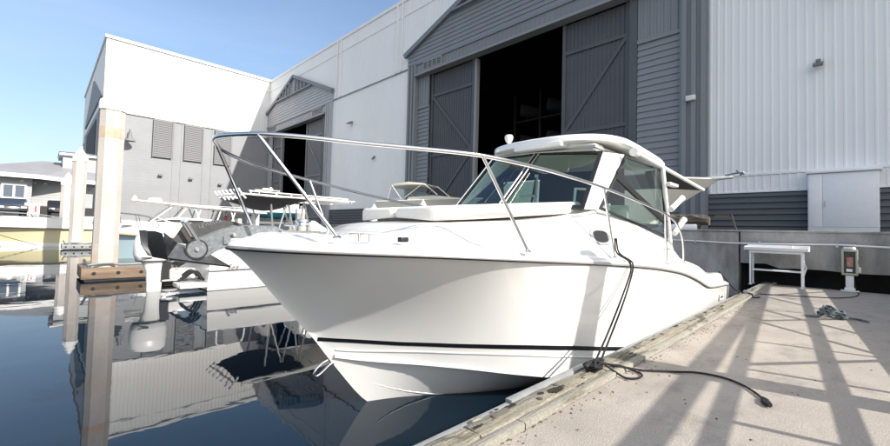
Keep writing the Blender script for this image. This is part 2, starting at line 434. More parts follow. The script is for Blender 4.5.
m = MB(); m.bx(HX - 0.10, HX - 0.002, -40, 62.6, HT - 0.28, HT + 0.05); m.bx(HX - 0.06, HX - 0.002, -40, 62.6, HT - 1.75, HT - 1.66)
m.bx(HX - 0.06, HX - 0.002, -40, 5.0, 4.30, 4.40); m.bx(HX - 0.05, HX - 0.002, -40, 5.0, 3.48, 3.54)
part('eave_trim', m, M['rw_white'], t, smooth=0)
for yy in (30.4, 31.2, 42.6, 41.8):
    m = MB(); m.bx(HX - 0.16, HX - 0.037, yy, yy + 0.16, 16.6, HT - 0.3); part('downpipe', m, M['rw_white'], t, smooth=0)
m = MB(); m.tube([(HX - 0.09, 29.3, 16.45), (HX - 0.09, 43.3, 16.45)], 0.05, 8); part('conduit', m, M['sur_trim'], t)
# dark base siding, horizontal ribs
for (y0, y1) in ((-40, 5.05), (29.25, 43.4)):
    m = MB(); wallpiece(m, y0, y1, 1.5, 3.46, HX + 0.02)
    for k in range(7):
        z = 1.55 + 0.28 * k
        m.add([(HX + .02, y0, z), (HX - .06, y0, z + .05), (HX - .06, y0, z + .17), (HX + .02, y0, z + .22), (HX + .02, y1, z), (HX - .06, y1, z + .05), (HX - .06, y1, z + .17), (HX + .02, y1, z + .22)],
              [(0, 1, 5, 4), (1, 2, 6, 5), (2, 3, 7, 6), (0, 3, 2, 1), (4, 5, 6, 7)])
    part('base_siding', m, M['base_dark'], t, smooth=0)
# closed shell behind (roof, back, ends) so the doorways look into a dark building
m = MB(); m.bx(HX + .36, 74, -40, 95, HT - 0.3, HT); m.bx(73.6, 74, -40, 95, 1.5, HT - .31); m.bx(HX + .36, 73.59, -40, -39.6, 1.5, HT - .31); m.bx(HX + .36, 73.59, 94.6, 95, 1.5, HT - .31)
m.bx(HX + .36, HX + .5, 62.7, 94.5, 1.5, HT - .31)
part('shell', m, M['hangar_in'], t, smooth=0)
m = MB()      # storage racks with wrapped hulls deep inside
for lev in range(4):
    for k in range(5):
        yy = 10.5 + 2.9 * k; zz = 3.4 + 3.0 * lev
        m.bx(HX + 9, HX + 16, yy - 1.35, yy + 1.35, zz - .25, zz - .1)
        secs = []
        for q, w in ((0, .1), (.7, .75), (2, 1.1), (6, 1.15)):
            secs.append([(HX + 8 + q, yy + w * math.cos(a), zz + .65 + .6 * math.sin(a)) for a in [2 * PI * i / 10 for i in range(10)]])
        m.loft(secs, True, True)
    for k in range(6): m.bx(HX + 9, HX + 9.2, 9.0 + 2.9 * k, 9.2 + 2.9 * k, 1.5, 15)
part('storage_rack', m, mat('rack_grey', (0.045, 0.045, 0.05), 0.8), t)

def lap(m, y0, y1, z0, z1, step, x, off=0.06):
    z = z0
    while z < z1 - 1e-3:
        e = min(z + step, z1)
        m.add([(x - off, y0, z), (x - off, y1, z), (x, y1, e), (x, y0, e), (x, y0, z), (x, y1, z)], [(0, 1, 2, 3), (0, 4, 5, 1), (0, 3, 4), (1, 5, 2)])
        z += step
def vrib(m, y0, y1, z0, z1, step, x, off=0.05, w=0.08):
    m.bx(x, x + .1, y0, y1, z0, z1); y = y0 + step / 2
    while y < y1: m.bx(x - off, x - .001, y - w / 2, y + w / 2, z0, z1); y += step

def doorway(yl, yr, zs, yc, za, open0, open1, leafL, leafR, siding, trim, dmat, label, panL, panR, hz=15.25):
    g = bpy.data.objects.new('door_surround', None)
    # gable field of lap siding, between the header band and the rakes
    X0 = HX - 0.25
    m = MB()
    zb = hz + 1.25
    poly = [(X0, yl, zb), (X0, yl, zs), (X0, yc, za), (X0, yr, zs), (X0, yr, zb)]
    m.prism(poly, (0.24, 0, 0))
    z = zb + .05
    while z < za - .3:
        e = z + 0.36
        def half(zz): return 1e9 if zz <= zs else (yr - yc) * (1 - (zz - zs) / (za - zs))
        h0, h1 = half(z), half(e)
        a0, a1 = max(yl, yc - h0), min(yr, yc + h0); b0, b1 = max(yl, yc - h1), min(yr, yc + h1)
        if b1 > b0: m.add([(X0 - .055, a0, z), (X0 - .055, a1, z), (X0 - .003, b1, e), (X0 - .003, b0, e), (X0 - .003, a0, z), (X0 - .003, a1, z)], [(0, 1, 2, 3), (0, 4, 5, 1), (0, 3, 4), (1, 5, 2)])
        z = e
    gs = part('gable', m, siding, hangar, smooth=0, label=label)
    for (a, b_) in (((yl - .35, zs - .12), (yc, za + .05)), ((yr + .35, zs - .12), (yc, za + .05))):
        m = MB(); m.bar((X0 - .14, a[0], a[1]), (X0 - .14, b_[0], b_[1]), 0.42, 0.34, up=(1, 0, 0))
        part('rake_board', m, trim, gs, smooth=0)
    m = MB()
    for k in range(-4, 5):      # king posts of the decorative truss under the apex
        if k == 0: continue
        yy = yc + k * 0.95; zt = za - abs(k) * .95 * (za - zs) / (yr - yc)
        m.bar((X0 - .26, yy, zt - 0.1), (X0 - .26, yy, za - 2.55), 0.16, 0.2, up=(1, 0, 0))
    wd = (yr - yc) * 2.5 / (za - zs)
    m.bar((X0 - .28, yc - wd * .9, za - 2.5), (X0 - .28, yc + wd * .9, za - 2.5), 0.18, 0.22, up=(1, 0, 0))
    part('gable_truss', m, trim, gs, smooth=0)
    cw = 1.3
    for (a, b_) in ((yl, yl + cw), (yr - cw, yr)):
        m = MB(); m.bx(X0, HX + .1, a, b_, 1.5, zb - .01)
        for q in (.18, .62, 1.06): m.bx(X0 - .12, X0 - .002, a + q - .11, a + q + .11, 1.5, zb - .02)
        part('column', m, siding, gs, smooth=0)
    m = MB(); m.bx(X0 + .002, HX + .1, yl + cw, yr - cw, hz + .20, zb - .012)
    y = yl + cw + .3
    while y < yr - cw: m.bx(X0 - .03, X0 + .001, y - .04, y + .04, hz + .25, zb - .1); y += .4
    part('header_band', m, siding, gs, smooth=0)
    m = MB(); m.bx(X0 - .30, HX + .2, yl + cw - .1, yr - cw + .1, hz, hz + .19)
    part('header_track', m, M['sur_light'], gs, smooth=0)
    m = MB(); m.bx(X0 - .1, X0 - .003, yl + cw, yr - cw, zb - .14, zb + .04); part('header_trim', m, trim, gs, smooth=0)
    for (a, b_) in ((yl + cw + .9, yl + cw + 3.3), (yr - cw - 3.3, yr - cw - .9)):   # vents
        m = MB(); m.bx(X0 - .12, X0 - .035, a, b_, hz + .32, hz + .42); m.bx(X0 - .12, X0 - .035, a, b_, hz + 1.0, hz + 1.1)
        for q in range(5): yy = a + (b_ - a - .1) * q / 4; m.bx(X0 - .12, X0 - .035, yy, yy + .1, hz + .421, hz + .999)
        for q in range(4): m.bx(X0 - .10, X0 - .05, a + .101, b_ - .001, hz + .46 + .14 * q, hz + .52 + .14 * q)
        part('vent', m, M['sur_light'], gs, smooth=0)
    # fixed siding panels
    for (a, b_) in (panL, panR):
        m = MB(); m.bx(HX + .02, HX + .12, a, b_, 1.5, hz - .01); lap(m, a, b_, 1.5, 12.3, 0.36, HX + .018, .06); vrib(m, a, b_, 12.55, hz - .02, .36, HX - .01)
        m.bx(HX - .1, HX + .017, a, b_, 12.31, 12.53)
        part('siding_panel', m, siding, gs, smooth=0)
    for (a, b_, s_) in (leafL, leafR):    # sliding leaves with rails and a diagonal brace
        lf = MB(); lf.bx(HX + .30, HX + .40, a, b_, 1.55, hz - .05)
        y = a + .15
        while y < b_: lf.bx(HX + .262, HX + .299, y - .035, y + .035, 1.6, hz - .1); y += .27
        leaf = part('sliding_door', lf, dmat, gs, smooth=0)
        m = MB(); fx = HX + .22
        for yy in (a + .12, b_ - .12): m.bx(fx - .04, fx + .04, yy - .12, yy + .12, 1.55, hz - .05)
        for zz in (2.6, 7.9, hz - 2.0): m.bx(fx - .03, fx + .03, a + .241, b_ - .241, zz - .12, zz + .12)
        c0, c1 = (a + .25, b_ - .25) if s_ > 0 else (b_ - .25, a + .25)
        m.bar((fx, c0, 8.05), (fx, c1, hz - 2.15), .05, .22, up=(0, 1, 0)); m.bar((fx, c1, 2.75), (fx, c0, 7.75), .05, .22, up=(0, 1, 0))
        part('brace', m, dmat, leaf, smooth=0)
    m = MB()
    m.bx(HX + .16, HX + .5, open1 + .001, open1 + .26, 1.5, hz - .06)
    part('door_edge', m, M['sur_light'], gs, smooth=0)
    return gs
g1 = doorway(5.06, 29.2, 17.7, 17.13, 22.15, 13.5, 21.0, (21.3, 26.4, 1), (9.1, 13.5, -1), M['sur_grey'], M['sur_trim'], M['door'], 'blue grey gable over the large open doorway', (26.45, 27.88), (6.37, 8.6))
m = MB(); m.bx(HX - .05, HX + .3, 8.62, 9.06, 1.5, 15.2); part('door_post', m, M['door'], g1, smooth=0)
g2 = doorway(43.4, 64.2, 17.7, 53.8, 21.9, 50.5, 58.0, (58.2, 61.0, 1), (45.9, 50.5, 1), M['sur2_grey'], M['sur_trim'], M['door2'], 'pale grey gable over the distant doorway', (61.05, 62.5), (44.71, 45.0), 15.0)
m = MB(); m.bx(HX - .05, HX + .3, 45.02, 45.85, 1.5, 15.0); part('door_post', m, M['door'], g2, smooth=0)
# fittings on the hangar wall
def wall_light(y, z, big=1.0):
    m = MB(); m.bx(HX - .14, HX - .04, y - .08, y + .08, z, z + .2); m.bar((HX - .1, y, z + .12), (HX - .38 * big, y, z + .02), .1, .07)
    m.add([(HX - .55 * big, y - .22 * big, z - .12), (HX - .2, y - .22 * big, z + .04), (HX - .2, y + .22 * big, z + .04), (HX - .55 * big, y + .22 * big, z - .12),
           (HX - .5 * big, y - .2 * big, z - .22), (HX - .16, y - .2 * big, z - .1), (HX - .16, y + .2 * big, z - .1), (HX - .5 * big, y + .2 * big, z - .22)],
          [(0, 1, 2, 3), (7, 6, 5, 4), (0, 4, 5, 1), (1, 5, 6, 2), (2, 6, 7, 3), (3, 7, 4, 0)])
    return part('wall_lamp', m, M['louvre'], hangar, smooth=0)
def atx(x): return x
wall_light(0.92, 9.05, .8); wall_light(0.30, 12.35, 1.2); wall_light(39.0, 13.0, 1.2); wall_light(34.5, 8.6, .6)
m = MB(); m.bx(HX - .55, HX - .32, 5.55, 6.0, 8.35, 8.62); part('wall_lamp', m, M['lens'], hangar, bevel=.03)

# white cabinet door box against the dark base
t = thing('wall_cabinet', 'white metal cabinet against the dark base of the hangar', 'cabinet', (HX - .6, .2, 1.5))
m = MB(); m.bx(HX - .62, HX - .07, -.86, 1.26, 1.5, 4.12); part('body', m, M['whitepaint'], t, bevel=.02)
m = MB(); m.bx(HX - .72, HX - .06, -.95, 1.31, 4.13, 4.22); part('lid', m, M['whitepaint'], t, bevel=.015)
m = MB(); m.bx(HX - .645, HX - .622, .80, 1.22, 1.85, 4.08); m.bx(HX - .645, HX - .622, -.83, .785, 1.85, 4.08); part('door', m, M['whitepaint'], t, bevel=.008)
m = MB(); m.bx(HX - .70, HX - .646, .70, .73, 2.7, 2.95); part('handle', m, M['alu'], t)

# ================================================================== STORAGE BUILDING (sunlit end wall, Y = 62.6)
LY = 62.6
t = thing('storage_building', 'sunlit white storage building with grey siding and three louvres', 'building', (4.6, LY, 1.5))
m = MB(); m.bx(4.6, HX + .3, LY + .08, LY + 34, 14.8, HT); part('upper_wall', m, M['lw_white'], t, smooth=0)
m = MB(); x = 4.8
while x < HX: m.bx(x - .05, x + .05, LY + .03, LY + .079, 14.85, HT - .3); x += .42
part('wall_rib', m, M['lw_white'], t, smooth=0)
m = MB(); m.bx(4.7, HX + .3, LY + .16, LY + 34, 1.5, 14.79)
z = 1.5
while z < 14.7:
    m.add([(4.7, LY + .133, z), (HX, LY + .133, z), (HX, LY + .145, z + .32), (4.7, LY + .145, z + .32), (4.7, LY + .15, z), (HX, LY + .15, z)], [(0, 1, 2, 3), (0, 4, 5, 1)]); z += .325
part('lower_wall', m, M['lw_grey'], t, smooth=0)
m = MB(); m.bx(4.45, HX - .1, LY - .12, LY + .01, HT - .22, HT + .12); m.bx(4.45, 4.59, LY + .011, LY + 34, HT - .22, HT + .12); m.bx(4.55, HX - .06, LY - .02, LY + .025, HT - 1.8, HT - 1.7)
part('parapet_trim', m, M['lw_white'], t, smooth=0)
m = MB(); m.bx(4.55, HX, LY - .03, LY + .07, 14.68, 14.84); part('flashing', m, M['lw_white'], t, smooth=0)
for (x0, x1) in ((9.58, 11.68), (13.03, 15.16), (16.64, 18.72)):
    m = MB(); m.bx(x0, x1, LY - .05, LY + .01, 9.75, 14.6)
    z = 9.8
    while z < 14.5: m.add([(x0 + .05, LY - .14, z), (x1 - .05, LY - .14, z), (x1 - .05, LY - .052, z + .2), (x0 + .05, LY - .052, z + .2)], [(0, 1, 2, 3)]); z += .22
    for q in (x0, x1 - .08): m.bx(q, q + .08, LY - .17, LY - .051, 9.75, 14.6)
    part('louvre', m, M['louvre'], t, smooth=0)
for xx in (11.9, 12.8, 15.35, 16.4, 19.0): 
    m = MB(); m.bx(xx - .1, xx + .1, LY + .085, LY + .12, 1.5, 14.66); part('trim_board', m, M['lw_grey'], t, smooth=0)
for (xx, zz) in ((10.6, 7.4), (14.0, 7.3), (17.6, 6.9)):
    m = MB(); m.bx(xx - .25, xx + .2, LY - .3, LY - .0, zz, zz + .22); part('wall_lamp', m, M['louvre'], t, smooth=0)
m = MB(); m.tube([(7.2, LY, 12.5), (7.2, LY - .5, 12.7), (7.2, LY - .8, 12.3)], .06, 8); m.lathe((7.2, LY - .8, 11.2), [(.55, 0), (.5, .12), (.22, .5), (.14, 1.1), (0.02, 1.15)], 14)
part('barn_lamp', m, M['louvre'], t)
# shaded left face with its own gable and dark panes
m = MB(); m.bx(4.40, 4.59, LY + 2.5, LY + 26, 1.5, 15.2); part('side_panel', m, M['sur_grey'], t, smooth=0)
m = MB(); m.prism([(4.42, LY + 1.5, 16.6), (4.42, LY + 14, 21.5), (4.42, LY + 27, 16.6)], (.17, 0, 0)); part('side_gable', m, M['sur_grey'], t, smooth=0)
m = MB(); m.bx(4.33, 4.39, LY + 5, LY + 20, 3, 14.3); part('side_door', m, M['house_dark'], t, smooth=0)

# ================================================================== HOUSE at the far left
t = thing('marina_house', 'low grey house with a metal hip roof and white window', 'house', (-4, 50, 1.5))
m = MB(); m.bx(-5, -.7, 50.0, 60, 2.55, 5.0); m.bx(-.7, 1.35, 51.2, 60, 2.55, 5.0); m.bx(2.0, 3.4, 51.5, 60, 2.55, 5)
for (x0, x1, y) in ((-5, -.7, 50.0), (-.7, 1.35, 51.2)):
    z = 2.6
    while z < 4.95: m.add([(x0, y - .025, z), (x1, y - .025, z), (x1, y - .005, z + .24), (x0, y - .005, z + .24), (x0, y - .005, z), (x1, y - .005, z)], [(0, 1, 2, 3), (0, 4, 5, 1)]); z += .25
part('wall', m, M['house'], t, smooth=0)
m = MB(); m.add([(-5.6, 49.2, 5.1), (-.3, 49.2, 5.1), (2.0, 50.4, 5.05), (4.0, 50.4, 5.05), (4.0, 61, 5.1), (-5.6, 61, 5.1), (-.2, 55, 7.0), (3.2, 55, 7.0)],
               [(0, 1, 7, 6), (1, 2, 7), (2, 3, 7), (3, 4, 7), (4, 5, 6, 7), (5, 0, 6), (0, 5, 4, 3, 2, 1)])
roof = part('roof', m, M['roofing'], t, smooth=0)
m = MB(); m.bar((-5.7, 49.12, 5.0), (-.25, 49.12, 5.0), .14, .34); m.bar((-.3, 49.14, 5.0), (2.0, 50.34, 4.95), .14, .34); m.bar((2.0, 50.34, 4.95), (4.1, 50.34, 4.95), .14, .34)
part('fascia', m, M['whitepaint'], t, smooth=0)
m = MB(); m.bx(1.2, 4.0, 53, 58, 5.8, 7.55); cup = part('cupola', m, M['house'], t, smooth=0)
m = MB(); m.bx(.95, 4.3, 52.7, 58.3, 7.56, 7.82); part('cupola_trim', m, M['whitepaint'], cup, smooth=0)
m = MB(); m.add([(.9, 52.6, 7.83), (4.3, 52.6, 7.83), (4.3, 58.4, 7.83), (.9, 58.4, 7.83), (2.6, 55.5, 8.3)], [(0, 1, 4), (1, 2, 4), (2, 3, 4), (3, 0, 4), (3, 2, 1, 0)]); part('cupola_roof', m, M['roofing'], cup, smooth=0)
m = MB(); m.bx(-2.5, -1.0, 49.88, 49.945, 3.05, 4.35); w = part('window', m, M['whitepaint'], t, smooth=0)
m = MB()
for x in (-2.36, -1.68): m.bx(x, x + .54, 49.86, 49.879, 3.2, 4.2)
part('pane', m, mat('window_glass_blue', (0.09, 0.12, 0.16), 0.08), w, smooth=0)
m = MB(); m.bx(1.36, 1.98, 51.25, 59, 2.5, 5.0); m.bx(-5, 3.4, 50.6, 60, 1.5, 2.54); part('opening_shade', m, M['house_dark'], t, smooth=0)  # solid near-black boxes stand in for the shade inside the openings
m = MB()
for k in range(4):
    m = MB(); m.bx(-5 + 2.1 * k, -4.85 + 2.1 * k, 50.2, 50.35, 1.5, 2.54); part('post', m, M['house'], t, smooth=0)
for x in (-.9, -.2, .5):
    m = MB(); m.lathe((x - .4, 49.98 if x < -.7 else 51.1, 4.5), [(.05, .2), (.14, .1), (.16, 0)], 10); part('wall_lamp', m, M['plastic'], t)

def parked_car(loc, rz, label, paint):
    t = thing('parked_car', label, 'car', loc, rz, 'cars parked by the grey house')
    P = [(-2.2, .45), (-2.2, .85), (-1.5, 1.0), (-.9, 1.45), (.7, 1.45), (1.4, .98), (2.15, .85), (2.25, .45)]
    m = MB(); m.prism([(x, -.85, z) for x, z in P], (0, 1.7, 0)); part('body', m, paint, t, world=False, bevel=.08)
    m = MB(); m.prism([(-.8, -.87, 1.0), (-.75, -.87, 1.36), (.62, -.87, 1.36), (1.15, -.87, 1.0)], (0, 1.74, 0)); part('window', m, M['black'], t, world=False)
    for x in (-1.4, 1.4):
        for y in (-.72, .72):
            m = MB(); m.lathe((x, y - .1, .34), [(.0, 0), (.34, 0), (.34, .2), (.0, .2)], 16, 'y'); part('wheel', m, M['black'], t, world=False)
    for y in (-.6, .6):
        m = MB(); m.bx(2.17, 2.27, y - .16, y + .16, .66, .8); part('headlight', m, M['lens'], t, world=False)
parked_car((-1.8, 46.6, 1.49), -PI / 2 + .1, 'dark parked car furthest left under the grey house', M['carpaint'])
parked_car((1.15, 46.9, 1.49), -PI / 2, 'black parked car between the two white signs', M['black'])
for x, lab in ((-.55, 'white sign board with red marks by the quay'), (2.05, 'plain white sign board beside the parked car')):
    t = thing('sign_board', lab, 'sign', (x, 45.2, 1.5))
    m = MB(); m.bx(x - .42, x + .42, 45.15, 45.2, 1.62, 2.62); part('panel', m, M['whitepaint'], t, bevel=.01)
    m = MB(); m.bx(x - .36, x - .3, 45.16, 45.19, 1.49, 1.62); m.bx(x + .3, x + .36, 45.16, 45.19, 1.49, 1.62); part('leg', m, M['alu'], t)
    if x < 0:
        for q in (-.28, .14):
            m = MB(); m.bx(x + q, x + q + .1, 45.14, 45.149, 1.9, 2.4); part('red_mark', m, M['red'], t)

# ================================================================== PILES AND FLOATS
def pile(name_label, x, y, side, top, cap, rz=0, base=-3.0, mat_=None):
    t = thing('mooring_pile', name_label, 'pile', (x, y, WZ), rz, 'concrete mooring piles')
    h = side / 2; b = .22 * side
    oct_ = [(h, -h + b), (h, h - b), (h - b, h), (-h + b, h), (-h, h - b), (-h, -h + b), (-h + b, -h), (h - b, -h)]
    m = MB(); m.loft([[(px, py, z - WZ) for px, py in oct_] for z in (base, 0, 2, top)], True, True)
    part('shaft', m, mat_ or M['pile'], t, world=False, smooth=0)
    m = MB(); m.loft([[(px * 1.006, py * 1.006, z - WZ) for px, py in oct_] for z in (-1.2, WZ + .16)], True, False)
    part('tide_band', m, M['tide'], t, world=False, smooth=0)
    k = 1.08; m = MB()
    m.loft([[(px * q, py * q, z - WZ) for px, py in oct_] for q, z in ((k, top - .18), (k, top + .002), (k * .98, top + .1), (.05, top + cap))], True, True)
    part('cap', m, M['pilecap'], t, world=False, smooth=0)
    return t
pile('large sunlit concrete pile rising from the timber edged float, nearest pile', 1.40, 15.95, 0.60, 4.83, .36)
pile('slimmer concrete pile with white pointed cap in front of the yellow boat', 1.53, 33.35, 0.66, 5.1, .75)
pile('shorter concrete pile with white cap beside the grey house', 1.28, 41.0, 0.72, 4.1, .8)
pile('white capped pile showing above the beige sun pad', 13.4, 15.0, .42, 2.30, .5, mat_=M['pilecap'])
pile('small white cap furthest left above the sun pad', 13.2, 18.9, .36, 2.28, .4, mat_=M['pilecap'])
pile('short white post left of the black canopy boat', 9.0, 25.0, .38, 2.15, .12, mat_=M['pilecap'])
pile('rust stained pile under the canopy of rod holders', 11.5, 24.4, .5, 2.3, .1)
pile('concrete pile beside the gangway, out of view on the right, shading the hull', 4.90, -1.45, .30, 3.35, .1)
def float_(name, label, x0, x1, y0, y1, z1, cat='float', tm='float_timber'):
    t = thing(name, label, cat, ((x0 + x1) / 2, (y0 + y1) / 2, WZ))
    m = MB(); m.bx(x0 + .1, x1 - .1, y0 + .1, y1 - .1, WZ - .4, z1 - .03); part('deck', m, M['strip'], t)
    m = MB(); m.bx(x0, x1, y0, y0 + .12, WZ + .06, z1); m.bx(x0, x1, y1 - .12, y1, WZ + .06, z1); m.bx(x0, x0 + .12, y0 + .121, y1 - .121, WZ + .06, z1); m.bx(x1 - .12, x1, y0 + .121, y1 - .121, WZ + .06, z1)
    part('edge_timber', m, M[tm], t, bevel=.015)
    for k in range(5):
        m = MB(); m.lathe((x0 + (x1 - x0) * (k + .5) / 5, y0 - .012, (WZ + z1) / 2 + .03), [(.0, 0), (.05, .0), (.05, .02), (.0, .02)], 10, 'y'); part('bolt', m, M['black'], t)
    m = MB(); m.tube(bez([(x0 + .15, y0 + .2, z1 + .06), (x0 + .6, y0 + .3, z1 + .1), (x0 + 1.0, y0 + .25, z1 + .05), (x1 - .3, y0 + .4, z1 + .08)]), .04, 6); m.tube([(x0 + .2, y0 + .15, z1 - .1), (x0 + .05, y0 + .1, z1 + .25)], .035, 6)
    part('pile_guide', m, M['galv'], t)
t = bpy.data.objects['mooring_pile']
rm = mat('rust_stain', (0.50, 0.45, 0.41), 0.85, stain=((0.52, 0.30, 0.15), 1.4, 0.43, 0.25, (1, 1, 1)), vary=.08, vscale=2)
for z0, z1 in ((3.80, 4.12), (-.28, .62)):
    q = []
    for z in (z0, z1):
        h = .303; b_ = .133; q.append([(px, py, z - WZ) for px, py in [(h, -h + b_), (h, h - b_), (h - b_, h), (-h + b_, h), (-h, h - b_), (-h, -h + b_), (-h + b_, -h), (h - b_, -h)]])
    m = MB().loft(q, True, False); part('rust_band', m, rm, t, world=False, smooth=0)
float_('finger_float', 'timber edged float at the foot of the large pile', .85, 3.6, 15.3, 17.0, -.06)
float_('finger_float', 'small distant grey float at the foot of the slimmer pile', .9, 2.7, 32.6, 34.2, -.12, tm='strip')

# ================================================================== MAIN BOAT
YC = 3.38
B = interp([(1.02, .03), (1.08, .20), (1.2, .42), (1.4, .64), (1.7, .86), (2.1, 1.07), (2.6, 1.26), (3.3, 1.43), (4.3, 1.54), (5.5, 1.585), (7.5, 1.585), (10.45, 1.53)])
ZS = interp([(1.02, 1.085), (2, 1.06), (3.3, 1.0), (4.6, .925), (5.6, .85), (6.2, .79), (6.8, .72), (7.3, .635), (7.85, .52), (8.25, .425), (8.6, .365), (9.2, .325), (10.45, .275)])
ZK = interp([(1.02, 1.07), (1.11, 1.0), (1.43, .63), (1.77, .25), (1.89, .09), (2.0, -.05), (2.33, -.43), (2.8, -.74), (3.4, -.93), (5, -1.0), (10.45, -.95)])
CB = interp([(1.87, 0), (2.1, .09), (2.53, .30), (2.96, .66), (3.39, 1.0), (3.81, 1.22), (4.5, 1.36), (6, 1.43), (10.45, 1.43)])
CZ = interp([(1.87, .10), (2.2, .03), (2.53, -.02), (2.96, -.07), (3.39, -.135), (3.81, -.2), (4.5, -.27), (6, -.33), (10.45, -.36)])
KN = interp([(1.75, .20), (2.3, .19), (2.9, .16), (3.7, -.02), (5.3, -.26), (10.45, -.30)])   # spray knuckle height
def chine(X):
    if X <= 1.87: return 0.0, ZK(X)
    return CB(X), CZ(X)
def topside(X, u):
    """half breadth and height on the topside at fraction u from chine to sheer"""
    c, zc = chine(X); b, zs = B(X), ZS(X)
    fl = max(0.0, min(1.0, (6.0 - X) / 4.0))
    p = 0.80 + 0.62 * fl
    k = max(0, min(1, (X - 1.87) / .7)); c0 = min(c + .05 * k * k * (3 - 2 * k), b)
    w = c0 + (b - c0) * (u ** p)
    return w, zc + (zs - zc) * u
def at_height(X, z):
    # piecewise linear exactly as the hull mesh: linear between stations and between the US samples
    i = max(k for k in range(len(XS) - 1) if XS[k] <= X + 1e-9) if X < XS[-1] else len(XS) - 2
    t = (X - XS[i]) / (XS[i + 1] - XS[i]); A = [topside(XS[i], u) for u in US]; Bq = [topside(XS[i + 1], u) for u in US]
    row = [(a[0] + (b[0] - a[0]) * t, a[1] + (b[1] - a[1]) * t) for a, b in zip(A, Bq)]
    if z <= row[0][1]: return row[0][0]
    for (wa, za), (wb, zb) in zip(row[:-1], row[1:]):
        if za <= z <= zb: return wa + (wb - wa) * (z - za) / max(1e-9, zb - za)
    return row[-1][0]
XS = [1.02, 1.035, 1.06, 1.1, 1.16, 1.24, 1.34, 1.46, 1.6, 1.74, 1.82, 1.87] + [1.95 + .085 * k for k in range(53)] + [6.5, 6.75, 7, 7.2, 7.35, 7.5, 7.7, 7.85, 8, 8.15, 8.3, 8.45, 8.6, 8.8, 9, 9.25, 9.5, 10.0, 10.42]
US = [0, .04, .08, .13, .18, .23, .28, .34, .4, .46, .54, .63, .72, .81, .9, 1.0]
boat = thing('sport_boat', 'large white sport boat with hard top, black stripe and bow rail', 'boat', (5.7, YC, WZ))
m = MB()
for s in (-1, 1):
    secs = []
    for X in XS:
        c, zc = chine(X); zk = ZK(X); row = [(X, YC, zk)]
        for q in (.33, .66, .93): row.append((X, YC + s * c * q, zk + (zc - zk) * (q ** .95)))
        row.append((X, YC + s * c, zc))
        zkn = KN(X); done = False
        for u in US:
            w, z = topside(X, u)
            row.append((X, YC + s * w, z))
        b, zs = B(X), ZS(X)
        row.append((X, YC + s * b, zs + .0))
        secs.append(row)
    m.loft(secs)
    # transom half
    row = secs[-1]; m.add(row + [(10.42, YC, ZS(10.42))], [tuple(range(len(row) + 1))])
hull = part('hull', m, M['hull'], boat, smooth=50)
# spray knuckle strip and stripe, just proud of the topside
def hull_band(zfun, h, x0, x1, prd):
    mb = MB()
    for s in (-1, 1):
        secs = []
        for X in [x0] + [q for q in XS if x0 < q < x1] + [x1]:
            z = zfun(X); hh = h(X) if callable(h) else h
            zt, zb = z + hh / 2, z - hh / 2
            secs.append([(X, YC + s * (at_height(X, zb)), zb), (X, YC + s * (at_height(X, zb) + prd), zb), (X, YC + s * (at_height(X, zt) + prd), zt), (X, YC + s * (at_height(X, zt)), zt)])
        mb.loft(secs)
    return mb
STR = interp([(1.78, .258), (2.0, .232), (2.2, .208), (2.5, .175), (2.8, .160), (3.1, .150), (3.4, .136), (3.8, .097), (4.2, .038), (4.6, -.03), (5.0, -.10), (5.3, -.153), (6, -.2)])
SPR = interp([(1.9, .155), (2.0, .132), (2.2, .112), (2.5, .093), (2.8, .081), (3.1, .071), (3.4, .053), (3.8, .006), (4.2, -.06), (4.6, -.136), (5.0, -.215), (5.3, -.275), (6, -.30)])
part('hull_stripe', hull_band(STR, lambda X: .036 + .010 * min(1, (X - 1.78) / 2.0), 1.79, 5.25, .004), M['stripe'], hull)
part('spray_strake', hull_band(SPR, .010, 1.95, 5.2, .009), M['hull'], hull)
def chine_band():
    mb = MB()
    for s in (-1, 1):
        secs = []
        for X in [q for q in XS if q >= 1.95]:
            c, zc = chine(X); w = .045 * min(1, (X - 1.93) / .5); c2 = at_height(X, zc + .03)
            secs.append([(X, YC + s * (c - .03), zc - .012), (X, YC + s * (c + w + .012), zc - .014), (X, YC + s * (c + w + .014), zc + .006), (X, YC + s * (c2 - .004), zc + .045)])
        mb.loft(secs)
    return mb
part('chine_flat', chine_band(), M['hull'], hull, smooth=30)
# running strakes on the bottom
m = MB()
for s in (-1, 1):
    secs = []
    for k in range(30):
        X = 2.22 + 4.5 * k / 29; c, zc = chine(X); zk = ZK(X); q = .40 + .2 * min(1, k / 14); f = min(1, k / 8)
        y = c * q; z = zk + (zc - zk) * q ** .95
        secs.append([(X, YC + s * (y - .01), z - .004), (X, YC + s * (y + .026 * f + .002), z + .006), (X, YC + s * (y + .028 * f + .002), z + .03)])
    m.loft(secs)
part('bottom_strake', m, M['hull'], hull, smooth=30)
# rub rail: steel half round over a black insert, round the bow on both sides
def sheer_path(off, dz, x1=10.42, inset=0.0):
    L_ = []
    for s in (1, -1):
        q = [X for X in XS if X <= x1]
        seq = reversed(q) if s == 1 else q
        for X in seq:
            if X < 1.03: continue
            L_.append((X, YC + s * (B(X) + off), ZS(X) + dz))
        if s == 1: L_.append((1.03 - off, YC, ZS(1.02) + dz))
    return L_
part('rub_rail', MB().tube(sheer_path(.020, .004), .014, 8, flat=1.1), M['railtrim'], hull)
part('rail_insert', MB().tube(sheer_path(.010, -.015), .007, 6), M['black'], hull)
part('rail_base', MB().tube(sheer_path(.0, .014), .026, 8), M['gel'], hull)
# bow eye
m = MB(); a = [(1.905, .045), (1.86, .03), (1.80, -.01), (1.775, -.055), (1.80, -.075), (1.85, -.055), (1.93, 0.0), (1.97, .0)]
m.tube(bez([(x, YC, z) for x, z in a], 5), .010, 8)
part('bow_eye', m, M['steel'], hull)

